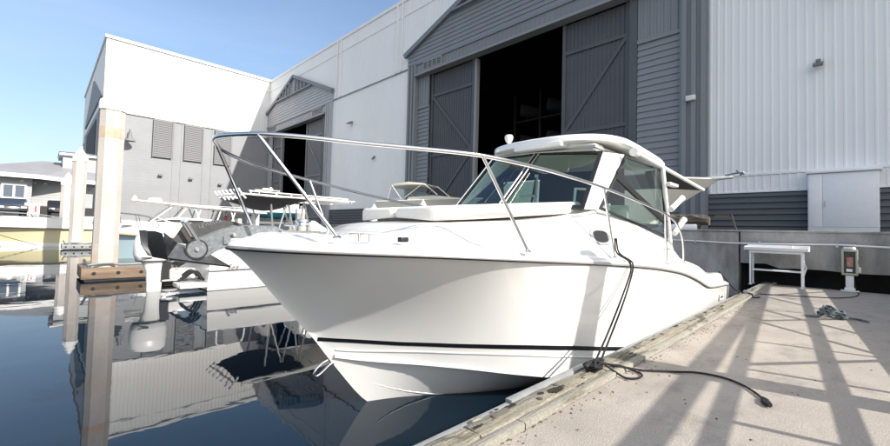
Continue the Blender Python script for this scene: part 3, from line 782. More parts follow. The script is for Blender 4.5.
# ---- foredeck and cabin trunk
TW = interp([(1.02, .02), (1.3, .40), (1.8, .62), (2.2, .74), (2.7, .90), (3.3, 1.04), (4.0, 1.15), (4.75, 1.22), (5.5, 1.27), (7.0, 1.34), (7.4, 1.36), (10.42, 1.33)])
TZ = interp([(1.02, 1.11), (1.1, 1.14), (1.3, 1.195), (1.8, 1.185), (2.15, 1.20), (2.45, 1.29), (2.8, 1.33), (3.5, 1.37), (4.3, 1.435), (4.6, 1.495), (4.75, 1.55)])
TC = interp([(1.02, 1.115), (1.1, 1.15), (1.3, 1.21), (1.9, 1.20), (2.2, 1.23), (2.45, 1.315), (2.8, 1.365), (3.5, 1.42), (4.75, 1.555)])
m = MB(); secs = []
xs = [X for X in XS if X < 4.7] + [4.6, 4.75]; xs = sorted(set(xs + [2.3, 2.42, 2.65]))
def deck_row(X):
    b, zs = B(X), ZS(X); tw, tz, tc = min(TW(X), b * .95), TZ(X), TC(X)
    k = min(1, b / .5)
    g = [(b + .004, zs + .02), (b - .012 * k, zs + .052), (b - .05 * k, zs + .066), (b - .10 * k, zs + .070)]
    y0, z0 = g[-1]; tw = min(tw, y0 - .005)
    q = max(0, min(1, (X - 2.6) / 1.9)); q = q * q * (3 - 2 * q)
    for fa, ha, fb, hb_ in ((.40, .06, .28, .20), (.66, .26, .55, .48), (.86, .62, .80, .76)):
        f = fa + (fb - fa) * q; h = ha + (hb_ - ha) * q
        g.append((y0 + (tw - y0) * f, z0 + (tz - z0) * h))
    g += [(tw, tz - .022 * k), (tw - .04 * k, tz), (tw * .55, tz + (tc - tz) * .7), (0, tc)]
    return g
for X in xs:
    g = deck_row(X)
    secs.append([(X, YC - y, z) for y, z in g] + [(X, YC + y, z) for y, z in reversed(g[:-1])])
m.loft(secs)
deck = part('deck', m, M['gel'], boat, smooth=60)
# deck hatch pads, cleats, pop-up fittings
for s in (-1, 1):
    m = MB(); cx, cy_, cz = 1.83, YC + s * .66, 1.225
    if s == -1: cx, cy_, cz = 1.72, YC - .78, 1.175
    m.tube([(cx - .10, cy_ + s * -.03, cz + .045), (cx + .12, cy_ + s * .05, cz + .045)], .011, 8); m.tube([(cx - .03, cy_, cz - .02), (cx - .03, cy_, cz + .045)], .010, 8); m.tube([(cx + .05, cy_ + s * .02, cz - .02), (cx + .05, cy_ + s * .02, cz + .045)], .010, 8)
    part('cleat', m, M['steel'], deck)
m = MB(); m.bx(1.98, 2.06, YC - .92, YC - .87, 1.155, 1.195); part('deck_vent', m, M['black'], deck, bevel=.008)
m = MB(); m.bx(1.40, 1.75, YC - .08, YC + .08, 1.205, 1.222); m.lathe((1.62, YC, 1.22), [(.07, 0), (.07, .04), (.045, .05), (.05, .07), (.07, .08), (.06, .10), (0, .105)], 16); part('windlass', m, M['steel'], deck)
m = MB(); m.bx(.98, 1.22, YC - .045, YC - .037, 1.11, 1.165); m.bx(.98, 1.22, YC + .037, YC + .045, 1.11, 1.165); m.lathe((1.0, YC - .034, 1.14), [(.0, 0), (.03, 0), (.02, .034), (.03, .068), (0, .068)], 12, 'y'); part('bow_roller', m, M['galv'], deck)

# sun pads (two) on the trunk
for s in (-1, 1):
    m = MB(); secs = []; n = 20; x0, x1 = 2.60, 4.88; r = .05
    st = [(x0, -.035), (x0 + .008, -.018), (x0 + .022, -.007), (x0 + .045, 0)] + [(x0 + .045 + (x1 - x0 - .09) * k / n, 0) for k in range(1, n)] + [(x1 - .045, 0), (x1 - .012, -.015), (x1, -.035)]
    for X, dd in st:
        tt = min(1, (X - x0) / .75); yo = .50 + .38 * math.sqrt(max(0, 1 - (1 - tt) ** 2)) + .09 * min(1, (X - x0) / 1.6) + dd; yi = .02 - dd
        base = 1.365 + (X - 2.6) * .083; zb, zt = base + .008 - dd * .4, base + .122 + dd
        if X > 4.6: zb += (X - 4.6) * .05
        row = []; r = min(.05, (zt - zb) * .5)
        for cy_, cz_, a0 in ((yo - r, zt - r, 0), (yi + r, zt - r, 90), (yi + r * .6, zb + r * .6, 180), (yo - r * .6, zb - .03 + r * .6, 270)):
            rr = r if a0 < 180 else r * .6
            for q in range(5): a = math.radians(a0 + 22.5 * q); row.append((cy_ + rr * math.cos(a), cz_ + rr * math.sin(a)))
        secs.append([(X, YC + s * y, z) for y, z in row])
    m.loft(secs, True, True)
    part('sun_pad', m, M['cushion'], deck, smooth=60)

# ---- cabin side and cockpit coaming (aft of the windshield)
SIL = interp([(4.75, 1.56), (5.2, 1.50), (5.9, 1.415), (6.5, 1.31), (7.0, 1.215), (7.15, 1.13), (7.4, .93), (7.75, .845), (8.1, .80), (8.5, .72), (8.8, .64), (9.1, .575), (9.6, .545), (10.2, .525), (10.42, .50)])
def cab_row(X, tw):
    b, zs, zt = B(X), ZS(X), SIL(X)
    y0, z0 = b - .10, zs + .070
    if X > 7.0:
        w = min(1, (X - 7.0) / .5); y0 = y0 + .03 * w
    h = max(.04, zt - z0); tw = min(tw, y0 - .01)
    g = [(b + .004, zs + .02), (b - .012, zs + .052), (b - .05, zs + .066), (y0, z0)]
    for f, q in ((.28, .20), (.55, .48), (.80, .76)): g.append((y0 + (tw - y0) * f, z0 + h * q))
    return g + [(tw, zt - .022), (tw - .04, zt), (tw - .12, zt), (tw - .15, zt - .03), (tw - .16, .15)]
m = MB()
xs2 = [4.75, 5, 5.3, 5.6, 5.9, 6.2, 6.5, 6.8, 7.0, 7.08, 7.16, 7.25, 7.4, 7.6, 7.8, 8, 8.3, 8.6, 8.9, 9.2, 9.6, 10, 10.3, 10.42]
for s in (-1, 1):
    secs = []
    for X in xs2:
        b, zs, zt = B(X), ZS(X), SIL(X)
        if X <= 7.0: tw = TW(X)
        else: tw = max(1.36, TW(7.0) + (b - .1 - TW(7.0)) * min(1, (X - 7.0) / .7))
        g = cab_row(X, tw)
        secs.append([(X, YC + s * y, z) for y, z in g])
    m.loft(secs)
    last = secs[-1]; m.add(last + [(10.42, YC + s * (B(10.42) - .05), .15)], [tuple(range(len(last) + 1))])
m.bx(4.76, 10.40, YC - 1.22, YC + 1.22, .10, .16)           # cockpit sole
m.bx(10.22, 10.41, YC - 1.36, YC + 1.36, .161, .50)        # transom wall
cab = part('cabin_side', m, M['gel'], boat, smooth=50)
# port light
def oval(cx, cz, rx, rz, n=28, e=2.6):
    L_ = []
    for k in range(n):
        a = 2 * PI * k / n; c_, s_ = math.cos(a), math.sin(a)
        L_.append((cx + rx * abs(c_) ** (2 / e) * (1 if c_ >= 0 else -1), cz + rz * abs(s_) ** (2 / e) * (1 if s_ >= 0 else -1)))
    return L_
def side_y(X, z):
    b, zs = B(X), ZS(X); zt = SIL(X) if X >= 4.75 else TZ(X)
    if X < 4.75: 
        g = deck_row(X)
    else:
        g = cab_row(X, TW(X))[:8]
    for (ya, za), (yb, zb) in zip(g[:-1], g[1:]):
        if za <= z <= zb: return ya + (yb - ya) * (z - za) / max(1e-6, zb - za)
    return g[-1][0]
PX, PZ = 4.62, 1.235
def ring_pts(rx, rz, off): return [(x, YC - side_y(x, z) - off, z) for x, z in oval(PX, PZ, rx, rz)]
m = MB(); m.loft([ring_pts(.20, .098, .0), ring_pts(.20, .098, .014), ring_pts(.188, .09, .020), ring_pts(.160, .070, .017), ring_pts(.155, .067, .004)], True, False)
pl = part('portlight', m, M['railtrim'], cab, smooth=50)
m = MB(); r_ = ring_pts(.158, .069, .007); m.add(r_, [tuple(range(len(r_)))]); part('lens', m, M['darksteel'], pl)
# hull side badge near the stern, builder's plate on the cabin side
m = MB(); m.bx(9.62, 9.98, YC - at_height(9.8, .07) - .016, YC - at_height(9.8, .07) - .004, -.0, .13); bd = part('badge', m, M['strip'], hull, bevel=.01)
m = MB(); m.bx(9.64, 9.96, YC - at_height(9.8, .07) - .019, YC - at_height(9.8, .07) - .0165, .015, .115); part('badge_face', m, M['whitepaint'], bd)
m = MB(); yb = YC - at_height(9.8, .07) - .0215
for k, (a, w) in enumerate(((9.68, .05), (9.75, .06), (9.83, .05), (9.90, .03))): m.bx(a, a + w, yb, yb + .002, .045, .09)
part('badge_mark', m, M['black'], bd)
m = MB()
for k in range(7): X = 6.68 + k * .075; m.bx(X, X + .045, YC - side_y(X, 1.06) - .006, YC - side_y(X, 1.06) + .01, 1.05, 1.075)
part('side_lettering', m, M['strip'], cab)
# stern corner trim and white quarter
m = MB(); m.bar((10.45, YC - 1.53, .25), (10.45, YC - 1.50, -.25), .05, .04); part('corner_trim', m, M['strip'], hull, bevel=.008)

# ---- hard top cabin
def P(X, Y, Z): return (X, Y, Z)
NB, NT = (4.62, 2.26, 1.56), (5.36, 2.36, 2.39)       # near windshield pillar, front edge
NB2, NT2 = (4.78, 2.15, 1.555), (5.98, 2.30, 2.44)    # near pillar, aft edge
CBm, CT = (4.40, 3.34, 1.60), (5.22, 3.30, 2.47)      # centre mullion
FB, FT = (4.62, 4.42, 1.60), (5.30, 4.16, 2.49)       # far pillar
for nm, q in (('near', [NB, NT, NT2, NB2]), ('far', [(4.62, 4.42, 1.60), (5.30, 4.16, 2.49), (5.9, 4.26, 2.53), (4.80, 4.56, 1.58)])):
    m = MB(); dy = .07 if nm == 'near' else -.07
    m.prism(q, (0.02, dy, 0)); part('pillar', m, M['gel'], cab, bevel=.02)
# windshield: two panes with black gaskets, mullion
def inset(q, t):
    c = sum((Vector(p) for p in q), Vector()) / len(q)
    return [Vector(p) + (c - Vector(p)) * t for p in q]
for q in ([NB, NT, CT, CBm], [CBm, CT, FT, FB]):
    A = [Vector(p) for p in q]; I = inset(q, .10)
    nrm = (A[1] - A[0]).cross(A[3] - A[0]).normalized() * .012
    m = MB()
    for i in range(4):
        j = (i + 1) % 4; m.add([A[i] - nrm, A[j] - nrm, I[j] - nrm, I[i] - nrm, A[i] + nrm, A[j] + nrm, I[j] + nrm, I[i] + nrm], [(0, 1, 2, 3), (7, 6, 5, 4), (3, 2, 6, 7), (1, 0, 4, 5)])
    fr = part('windshield_frame', m, M['black'], cab, smooth=0)
    m = MB(); m.quad(*inset(q, .095)); part('windshield', m, M['glass'], fr, smooth=0)
m = MB(); m.tube([Vector(CBm) + Vector((-.02, .03, .02)), Vector(CT) + Vector((-.02, .03, -.02))], .014, 8); m.tube([Vector(CBm) + Vector((-.04, -.06, .02)), Vector(CT) + Vector((-.04, -.06, -.02))], .010, 8)
part('mullion', m, M['steel'], cab)
m = MB(); m.tube([(4.55, 3.75, 1.68), (4.95, 3.70, 2.08)], .01, 6); m.tube([(4.72, 3.66, 1.80), (5.12, 3.52, 2.32)], .012, 6); part('wiper', m, M['black'], cab)
# white strip on the far pillar edge
m = MB(); m.tube([(4.60, 4.43, 1.60), (5.28, 4.17, 2.50)], .018, 8); part('windshield_edge', m, M['steel'], cab)
# side window: black frame, forward pane, swept strut, aft pane
SA, SB, SC, SD = Vector((5.98, 2.31, 2.42)), Vector((4.80, 2.16, 1.575)), Vector((6.98, 2.03, 1.235)), Vector((7.12, 2.15, 2.34))
for far in (0, 1):
    fl = (lambda v: Vector((v.x, 2 * YC - v.y + (-.1 if far else 0), v.z + .04))) if far else (lambda v: Vector(v))
    q = [fl(v) for v in (SA, SB, SC, SD)]; c = sum(q, Vector()) / 4; I = [v + (c - v) * .06 for v in q]
    o_ = Vector((0, -.012 if not far else .012, 0)); m = MB()
    for i in range(4):
        j = (i + 1) % 4; m.add([q[i] + o_, q[j] + o_, I[j] + o_, I[i] + o_, q[i] - o_, q[j] - o_, I[j] - o_, I[i] - o_], [(0, 1, 2, 3), (7, 6, 5, 4), (3, 2, 6, 7), (1, 0, 4, 5)])
    if not far:   # swept strut across the window
        a, b_ = SA + (SB - SA) * .42, SC + (SD - SC) * .22
        m.bar(a + (b_ - a) * .0 , b_, .04, .07); 
        m.bar(SA + (SB - SA) * .30, SA + (SB - SA) * .38, .05, .05)
    sf = part('side_window_frame', m, M['black'], cab, smooth=0)
    m = MB(); m.quad(*[v + (c - v) * .05 for v in q]); part('side_window', m, M['glass'], sf, smooth=0)
# hard top: lofted slab with rounded rim and crown
m = MB(); secs = []
RX0, RX1 = 5.22, 8.02
RC = 3.30
for (grow, dz) in ((-.16, -.05), (-.02, -.045), (.0, -.03), (.0, .055), (-.012, .075), (-.04, .088), (-.35, .10), (-.7, .105)):
    ring = []
    n = 96
    for k in range(n):
        a = 2 * PI * k / n; c_, s_ = math.cos(a), math.sin(a); e = 4.2
        cx, hx, hy = (RX0 + RX1) / 2, (RX1 - RX0) / 2 + grow, 1.10 + grow
        x = cx + hx * abs(c_) ** (2 / e) * (1 if c_ > 0 else -1); y = abs(s_) ** (2 / e) * (1 if s_ > 0 else -1)
        x -= .22 * (1 - y * y) * (1 if c_ < 0 else 0) * min(1, -c_ * 1.5 if c_ < 0 else 0)
        yy = RC + hy * y
        z = 2.575 + dz * .8 - .055 * max(0, x - 5.8) - .03 * max(0, 5.5 - x)
        ring.append((x, yy, z))
    secs.append(ring)
m.loft(secs, True, True)
top = part('hard_top', m, M['gel'], boat, smooth=50)
m = MB(); m.bx(5.25, 7.7, 2.42, 4.2, 2.44, 2.475); part('headliner', m, M['liner'], top)
m = MB(); m.bx(5.0, 5.2, 2.80, 3.58, 2.47, 2.545); part('light_bar', m, M['plastic'], top, bevel=.02)
# front brow below the roof edge
m = MB(); m.prism([(5.30, 2.44, 2.40), (5.16, 3.34, 2.45), (5.30, 4.2, 2.47), (5.30, 4.2, 2.55), (5.16, 3.34, 2.56), (5.30, 2.44, 2.52)], (.3, 0, 0)); part('brow', m, M['gel'], top, bevel=.035)
# mushroom antenna
m = MB(); ax_, ay_, az_ = 5.42, 3.98, 2.63
m.lathe((ax_, ay_, az_), [(.035, 0), (.018, .02), (.016, .09), (.05, .13), (.066, .17), (.07, .21), (.055, .235), (.0, .242)], 18); part('antenna', m, M['plastic'], top)
# grab rail on the roof, folded tube beside the near edge
m = MB(); m.tube(bez([(6.35, 2.42, 2.62), (6.42, 2.42, 2.70), (7.05, 2.44, 2.685), (7.55, 2.45, 2.66), (7.62, 2.45, 2.58)], 6), .016, 8); part('grab_rail', m, M['steel'], top)
m = MB(); m.tube([(5.80, 2.10, 2.425), (9.55, 2.11, 2.235)], .032, 10); m.lathe((5.80, 2.12, 2.425), [(.0, -.0), (.06, 0), (.06, .12), (0, .12)], 12, 'x'); part('shade_tube', m, M['plastic'], top)
m = MB(); n = 12; secs = []
for k in range(n + 1):
    y = 2.13 + 2.3 * k / n; w = math.sin(PI * k / n) * .10
    secs.append([(7.7, y, 2.40 + w), (8.6, y, 2.33 + w), (9.5, y, 2.235 + w * .9), (9.5, y, 2.215 + w * .9), (8.6, y, 2.30 + w), (7.7, y, 2.37 + w)])
m.loft(secs, True, True); part('cockpit_shade', m, M['canvas'], top, smooth=30)
# posts, rod holders and clear curtain at the aft end of the cabin
for a, b_ in (((6.95, 2.10, 2.42), (7.16, 2.02, .98)), ((7.1, 4.5, 2.45), (7.16, 4.6, .98))):
    m = MB(); m.tube([a, b_], .034, 10); part('top_post', m, M['plastic'], top)
m = MB(); m.bx(6.98, 7.4, 1.98, 2.08, 2.07, 2.12); part('bracket', m, M['plastic'], top, bevel=.015)
for (a, b_) in (((7.06, 2.0, 1.69), (7.56, 1.99, 1.89)), ((7.24, 2.0, 1.31), (7.68, 1.99, 1.53))):
    m = MB(); m.tube([a, b_], .045, 12); m.tube([b_, Vector(b_) + (Vector(b_) - Vector(a)) * .08], .056, 12); part('rod_holder', m, M['plastic'], top)
m = MB(); m.quad((6.62, 2.13, 2.36), (6.82, 2.13, 1.35), (7.07, 2.13, 1.25), (7.0, 2.13, 2.36)); part('clear_curtain', m, M['vinyl'], top)
# interior: dash, wheel, helm seats, lounge backs, cabin bulkhead
m = MB(); m.prism([(4.95, 2.45, 1.0), (4.95, 2.45, 1.50), (5.25, 2.45, 1.55), (5.6, 2.45, 1.35), (5.6, 2.45, .17)], (0, 1.75, 0)); inn = part('dashboard', m, M['dark_in'], cab, bevel=.02)
m = MB(); pts = [(5.66 + .06 * math.cos(a), 2.85 + .19 * math.sin(a), 1.42 + .19 * math.cos(a)) for a in [2 * PI * k / 24 for k in range(25)]]
m.tube(pts, .014, 8)
for k in range(3): a = 2 * PI * k / 3; m.tube([(5.66, 2.85, 1.42), (5.66 + .06 * math.cos(a), 2.85 + .19 * math.sin(a), 1.42 + .19 * math.cos(a))], .01, 6)
part('steering_wheel', m, M['steel'], inn)
for y0 in (2.55, 3.55):
    m = MB(); m.bx(6.25, 6.75, y0, y0 + .55, .95, 1.08); m.add([(6.70, y0, 1.05), (6.82, y0, 1.05), (6.95, y0 + .04, 1.75), (6.86, y0 + .04, 1.77), (6.70, y0 + .55, 1.05), (6.82, y0 + .55, 1.05), (6.95, y0 + .51, 1.75), (6.86, y0 + .51, 1.77)], [(0, 1, 2, 3), (7, 6, 5, 4), (0, 4, 5, 1), (1, 5, 6, 2), (2, 6, 7, 3), (3, 7, 4, 0)])
    m.bx(6.42, 6.6, y0 + .18, y0 + .36, .165, .94)
    part('helm_seat', m, M['seat'], cab, bevel=.03)
m = MB(); m.quad((7.10, 2.75, 2.42), (7.16, 2.75, 1.35), (7.16, 4.5, 1.35), (7.10, 4.42, 2.45)); part('aft_dark_sheet', m, M['canvas'], cab, smooth=0)  # black sheet added so the side window looks dark inside
m = MB(); m.bx(5.3, 5.95, 2.5, 2.62, 1.56, 1.72); part('console_ledge', m, M['plastic'], cab)
for pth in ([(5.3, 2.75, 1.55), (5.35, 2.75, 1.9), (5.95, 2.8, 1.95)], [(5.3, 3.75, 1.55), (5.4, 3.75, 1.85), (6.0, 3.8, 1.9)]):
    part('grab_bar', MB().tube(pth, .02, 8), M['plastic'], cab)

# ---- bow rail
near = [(0.905, 3.40, 1.915), (0.93, 3.24, 1.915), (1.06, 2.96, 1.905), (1.30, 2.74, 1.895), (1.65, 2.55, 1.885), (2.02, 2.30, 1.872), (2.45, 2.07, 1.86), (3.0, 1.95, 1.835), (3.5, 1.92, 1.815), (4.3, 1.88, 1.765), (5.2, 1.85, 1.685), (6.2, 1.83, 1.575), (6.75, 1.84, 1.46), (7.12, 1.86, 1.27), (7.26, 1.87, 1.05), (7.30, 1.88, .845)]
far = [(0.905, 3.40, 1.915), (0.95, 3.56, 1.905), (1.09, 3.80, 1.885), (1.36, 4.05, 1.862), (1.78, 4.35, 1.842), (2.5, 4.65, 1.80), (3.3, 4.85, 1.735), (4.2, 4.93, 1.66), (5.2, 4.95, 1.60), (6.2, 4.95, 1.5), (6.9, 4.93, 1.25), (7.1, 4.93, .88)]
m = MB(); m.tube(bez(list(reversed(far)) + near[1:], 6), .0165, 10)
rail = part('bow_rail', m, M['steel'], boat)
def stan(a, b_): 
    mm = MB(); mm.tube([a, b_], .0145, 10); d = Vector(b_)
    mm.lathe((d.x, d.y, d.z - .012), [(.034, 0), (.034, .008), (.018, .02), (0, .021)], 14); part('stanchion', mm, M['steel'], rail)
stan((1.06, 2.955, 1.90), (1.54, 2.66, 1.19))
stan((0.98, 3.62, 1.90), (1.40, 3.86, 1.17))
stan((2.47, 2.065, 1.857), (3.00, 1.98, 1.10))
stan((4.3, 1.88, 1.762), (4.62, 1.89, 1.01))
stan((6.2, 1.83, 1.573), (6.55, 1.91, .86))
stan((2.25, 4.56, 1.815), (2.46, 4.40, 1.15))
stan((4.2, 4.93, 1.655), (4.5, 4.86, 1.03))
stan((6.2, 4.95, 1.5), (6.5, 4.86, .86))

# ================================================================== ANCHOR on the bow roller
t = thing('anchor', 'galvanised hinged plough anchor with dark fluke stowed on the bow', 'anchor', (.82, YC, 1.07))
def AP(x, z, y=YC): return (x, y, z)
def px_(px, py, y=YC):    # outline of the shank side in the bow's own plane: 1 px is about 6 mm there
    return AP(.82 + (px - 192.0) * .0072, 1.075 - (py - 249.7) * .0072, y)
side = [(199, 258), (214, 249.5), (230.5, 240.5), (245.6, 235.8), (262, 233), (278, 229), (270, 225.5), (243, 225), (224.6, 226), (205, 233.5), (189.6, 240.5), (184, 249), (189, 257)]
m = MB(); m.prism([px_(*q, YC - .03) for q in side], (0, .022, 0)); m.prism([px_(q[0] + 1, q[1] - 1, YC + .03) for q in side], (0, .012, 0))
sh = part('shank', m, M['galv'], t, smooth=0)
m = MB(); m.prism([px_(170.5, 243.5, YC + .048), px_(179.5, 227, YC + .048), px_(184, 224.5, YC + .048), px_(214, 219.5, YC + .048), px_(226, 220.5, YC + .048), px_(240, 224.5, YC + .048), px_(222, 229, YC + .048), px_(190, 246, YC + .048)], (0, .02, 0)); cheek = part('cheek_plate', m, mat('dull_shank_face', (.055, .056, .056), .5, .3, vary=.2, vscale=20), sh, smooth=0)
part('lettering', text_mb('LEWMAR', .040, px_(204, 224.2, YC + .045), Vector(px_(216, 221.9)) - Vector(px_(192, 229.2)), (0, 0, 1), .002), M['galv'], cheek, smooth=0)
m = MB(); m.lathe((.80, YC - .062, 1.072), [(0, 0), (.060, 0), (.066, .006), (.066, .03)], 24, 'y'); part('pivot', m, M['galv'], sh, smooth=30)
m = MB(); m.lathe((.80, YC - .058, 1.072), [(.0, 0), (.074, 0), (.074, .02), (0, .02)], 24, 'y'); part('pivot_ring', m, M['darksteel'], sh, smooth=30)
for bx_, bz_ in ((.80, 1.072), (1.045, 1.18)):
    m = MB(); m.lathe((bx_, YC - .078, bz_), [(0, 0), (.013, 0), (.015, .006), (.015, .04)], 8, 'y'); part('bolt', m, M['steel'], sh)
m = MB()
for dy in (-.05, .05): m.tube([px_(179, 222.5, YC + dy), px_(193, 246, YC + dy)], .014, 8)
m.tube([px_(179, 222.5, YC - .06), px_(179, 222.5, YC + .06)], .013, 8); part('tripping_bar', m, M['steel'], t)
# plough fluke: two curved wings, sharp point towards the boat, dark underside plate at the heel
tip = px_(223.5, 270); ridge = px_(190, 262); heel = px_(157, 234)
for s in (-1, 1):
    a, b_, c_, d_ = Vector(tip), Vector(px_(164, 258.5, YC + s * .07)), Vector(px_(158, 234, YC + s * .17)), Vector(px_(173, 245, YC + s * .03)); e_ = Vector(px_(196, 252, YC + s * .01))
    m = MB(); m.add([a, b_, c_, d_, e_] + [q + Vector((0, s * .012, .008)) for q in (a, b_, c_, d_, e_)],
        [(0, 1, 3, 4), (1, 2, 3), (5, 9, 8, 6), (6, 8, 7), (0, 5, 6, 1), (1, 6, 7, 2), (2, 7, 8, 3), (3, 8, 9, 4), (4, 9, 5, 0)])
    fl = part('fluke', m, M['fluke'], t, smooth=0)
    m = MB(); q = [px_(146, 232, YC + s * .16), px_(147.5, 246, YC + s * .14), px_(152.5, 256.5, YC + s * .09), px_(165, 259.5, YC + s * .08), px_(157, 234, YC + s * .18), px_(151, 232, YC + s * .18)]
    m.prism(q, (0, -s * .014, 0)); part('heel_plate', m, M['darksteel'], fl, bevel=.003)
m = MB(); m.add([Vector(tip), Vector(px_(166, 260.5, YC - .07)), Vector(px_(166, 260.5, YC + .07)), Vector(px_(196, 257, YC))], [(0, 1, 2), (0, 3, 1), (0, 2, 3), (1, 3, 2)]); part('fluke_point', m, M['fluke'], t, smooth=0)

# ================================================================== LINES, CLEATS, DOCK THINGS
def rope_mb(pts, r=.012, n=8, seg=7): return MB().tube(bez(pts, seg), r, n)
t = thing('dock_cleat', 'black dock cleat on the timber wale wrapped with rope', 'cleat', (3.55, 1.62, .045))
m = MB(); m.bx(3.47, 3.63, 1.575, 1.665, .048, .062); m.tube([(3.52, 1.62, .06), (3.51, 1.62, .12)], .018, 8); m.tube([(3.58, 1.62, .06), (3.59, 1.62, .12)], .018, 8); m.tube(bez([(3.39, 1.625, .105), (3.47, 1.62, .125), (3.63, 1.62, .125), (3.71, 1.615, .105)]), .017, 8)
part('cleat_horn', m, M['black'], t)
ml = thing('mooring_line', 'black mooring line from the rail to the dock cleat with loose tail', 'rope', (3.6, 1.6, .05))
up = (4.60, 1.855, 1.06); rr = (4.80, 1.775, .92)
m = rope_mb([(4.55, 1.86, 1.22), up, (4.76, 1.79, .97), rr, (4.70, 1.745, .82), (4.35, 1.71, .56), (3.95, 1.67, .30), (3.62, 1.635, .12)], .0095)
m.add(*(lambda q: (q.v, q.f))(rope_mb([(4.57, 1.85, 1.22), (4.64, 1.845, 1.06), (4.80, 1.78, .97), (4.84, 1.765, .92), (4.76, 1.745, .82), (4.42, 1.70, .56), (4.03, 1.66, .30), (3.68, 1.615, .11)], .0095)))
part('hanging_line', m, M['rope'], ml)
m = MB()
for k, (dz, r0) in enumerate(((.075, .06), (.095, .07), (.115, .055))):
    pts = [(3.55 + (r0 + .05) * math.cos(a) * (1 + .1 * math.sin(3 * a + k)), 1.62 + r0 * .8 * math.sin(a), dz + .012 * math.sin(2 * a + k)) for a in [2 * PI * q / 14 for q in range(15)]]
    m.tube(bez(pts, 3), .011, 8)
for s in (-1, 1): m.tube(bez([(3.44, 1.62 - s * .05, .10), (3.52, 1.60, .14), (3.60, 1.62 + s * .05, .10)], 5), .014, 8)
part('cleat_wrap', m, M['rope'], ml)
m = rope_mb([(3.64, 1.60, .10), (3.78, 1.545, .055), (3.86, 1.46, .04), (3.98, 1.36, .016), (4.09, 1.24, .014), (4.19, 1.13, .014), (4.30, 1.02, .014), (4.345, .90, .014), (4.34, .78, .014), (4.27, .66, .014), (4.14, .55, .014), (4.02, .485, .014), (3.90, .43, .014)], .0095)
m.add(*(lambda q: (q.v, q.f))(rope_mb([(3.62, 1.57, .10), (3.68, 1.46, .025), (3.66, 1.38, .014), (3.74, 1.31, .014), (3.86, 1.32, .014), (3.90, 1.40, .016), (3.84, 1.50, .05), (3.72, 1.56, .075)], .009)))
m.tube([(4.02, .485, .018), (3.97, .46, .02), (3.90, .43, .018)], [.016, .024, .020], 8); m.tube([(3.97, .46, .02), (3.93, .47, .02), (3.87, .425, .02)], [.012, .018, .012], 8)
part('loose_tail', m, M['rope'], ml)
t = thing('stern_line', 'short black stern line from the transom to the dock', 'rope', (10.9, 1.7, .05))
part('line', rope_mb([(10.3, 1.98, .54), (10.5, 1.88, .36), (10.7, 1.78, .17), (10.95, 1.68, .075), (11.1, 1.60, .06), (11.0, 1.5, .05), (10.75, 1.45, .016), (10.9, 1.36, .014)], .014), M['rope'], t)
t = thing('dock_cleat', 'small dock cleat holding the stern line', 'cleat', (11.0, 1.64, .045))
m = MB(); m.bx(10.93, 11.07, 1.60, 1.68, .048, .06); m.tube([(10.98, 1.64, .05), (10.98, 1.64, .11)], .016, 8); m.tube([(11.03, 1.64, .05), (11.03, 1.64, .11)], .016, 8); m.tube([(10.86, 1.64, .10), (10.95, 1.64, .115), (11.06, 1.64, .115), (11.15, 1.64, .10)], .015, 8); part('cleat_horn', m, M['galv'], t)
# grey rope heap on the dock
random.seed(5)
pts = []
for k in range(70):
    a = k * .55; r = .07 + .12 * abs(math.sin(k * .37)); pts.append((9.18 + r * math.cos(a) * 1.0 + random.uniform(-.04, .04), .20 + r * .8 * math.sin(a) + random.uniform(-.04, .04), .022 + .24 * random.random() * max(.1, 1 - r * 2.8)))
m = MB().tube(bez(pts, 4), .015, 7)
m.add(*(lambda q: (q.v, q.f))(rope_mb([(9.05, .35, .03), (8.98, .42, .02), (9.0, .52, .02)], .02)))
m.add(*(lambda q: (q.v, q.f))(rope_mb([(9.2, .05, .03), (9.25, -.1, .02), (9.1, -.2, .02)], .016)))
t = thing('rope_heap', 'tangled grey rope heap lying on the sunlit concrete dock', 'rope', (9.18, .2, 0)); part('coil', m, M['greyrope'], t)
t = thing('dark_strand', 'thin dark cable lying across the far end of the dock', 'strand', (13, .8, 0))
part('strand', rope_mb([(11.6, 1.44, .012), (11.8, 1.1, .012), (12.1, .6, .012), (12.4, .2, .012), (13.2, -.1, .012), (14.1, -.15, .012), (14.38, -.12, .02), (14.42, -.1, .2)], .010), M['rope'], t)  # dark strand drawn along a thin shadow line, then led to the pedestal
# grit, splinters and leaf scraps along the foot of the timber
random.seed(21); m = MB()
for k in range(420):
    x = random.uniform(1.6, 12.5); d = abs(random.gauss(0, .09)); y = 1.468 - d if random.random() < .8 else random.uniform(-.2, 1.4)
    r = random.uniform(.003, .011); a = random.uniform(0, PI)
    m.add([(x + r * math.cos(a + q) * (1.6 if q in (0, PI) else .7), y + r * math.sin(a + q), .0015 + random.uniform(0, .004)) for q in (0, PI / 2, PI, 3 * PI / 2)] + [(x, y, .006 + r * .4)], [(0, 1, 4), (1, 2, 4), (2, 3, 4), (3, 0, 4), (3, 2, 1, 0)])
o = mesh_obj('dock_grit', m, M['wood_brown'], smooth=0); o['kind'] = 'stuff'; o['label'] = 'grit and wood scraps strewn along the dock timber'; o['category'] = 'grit'
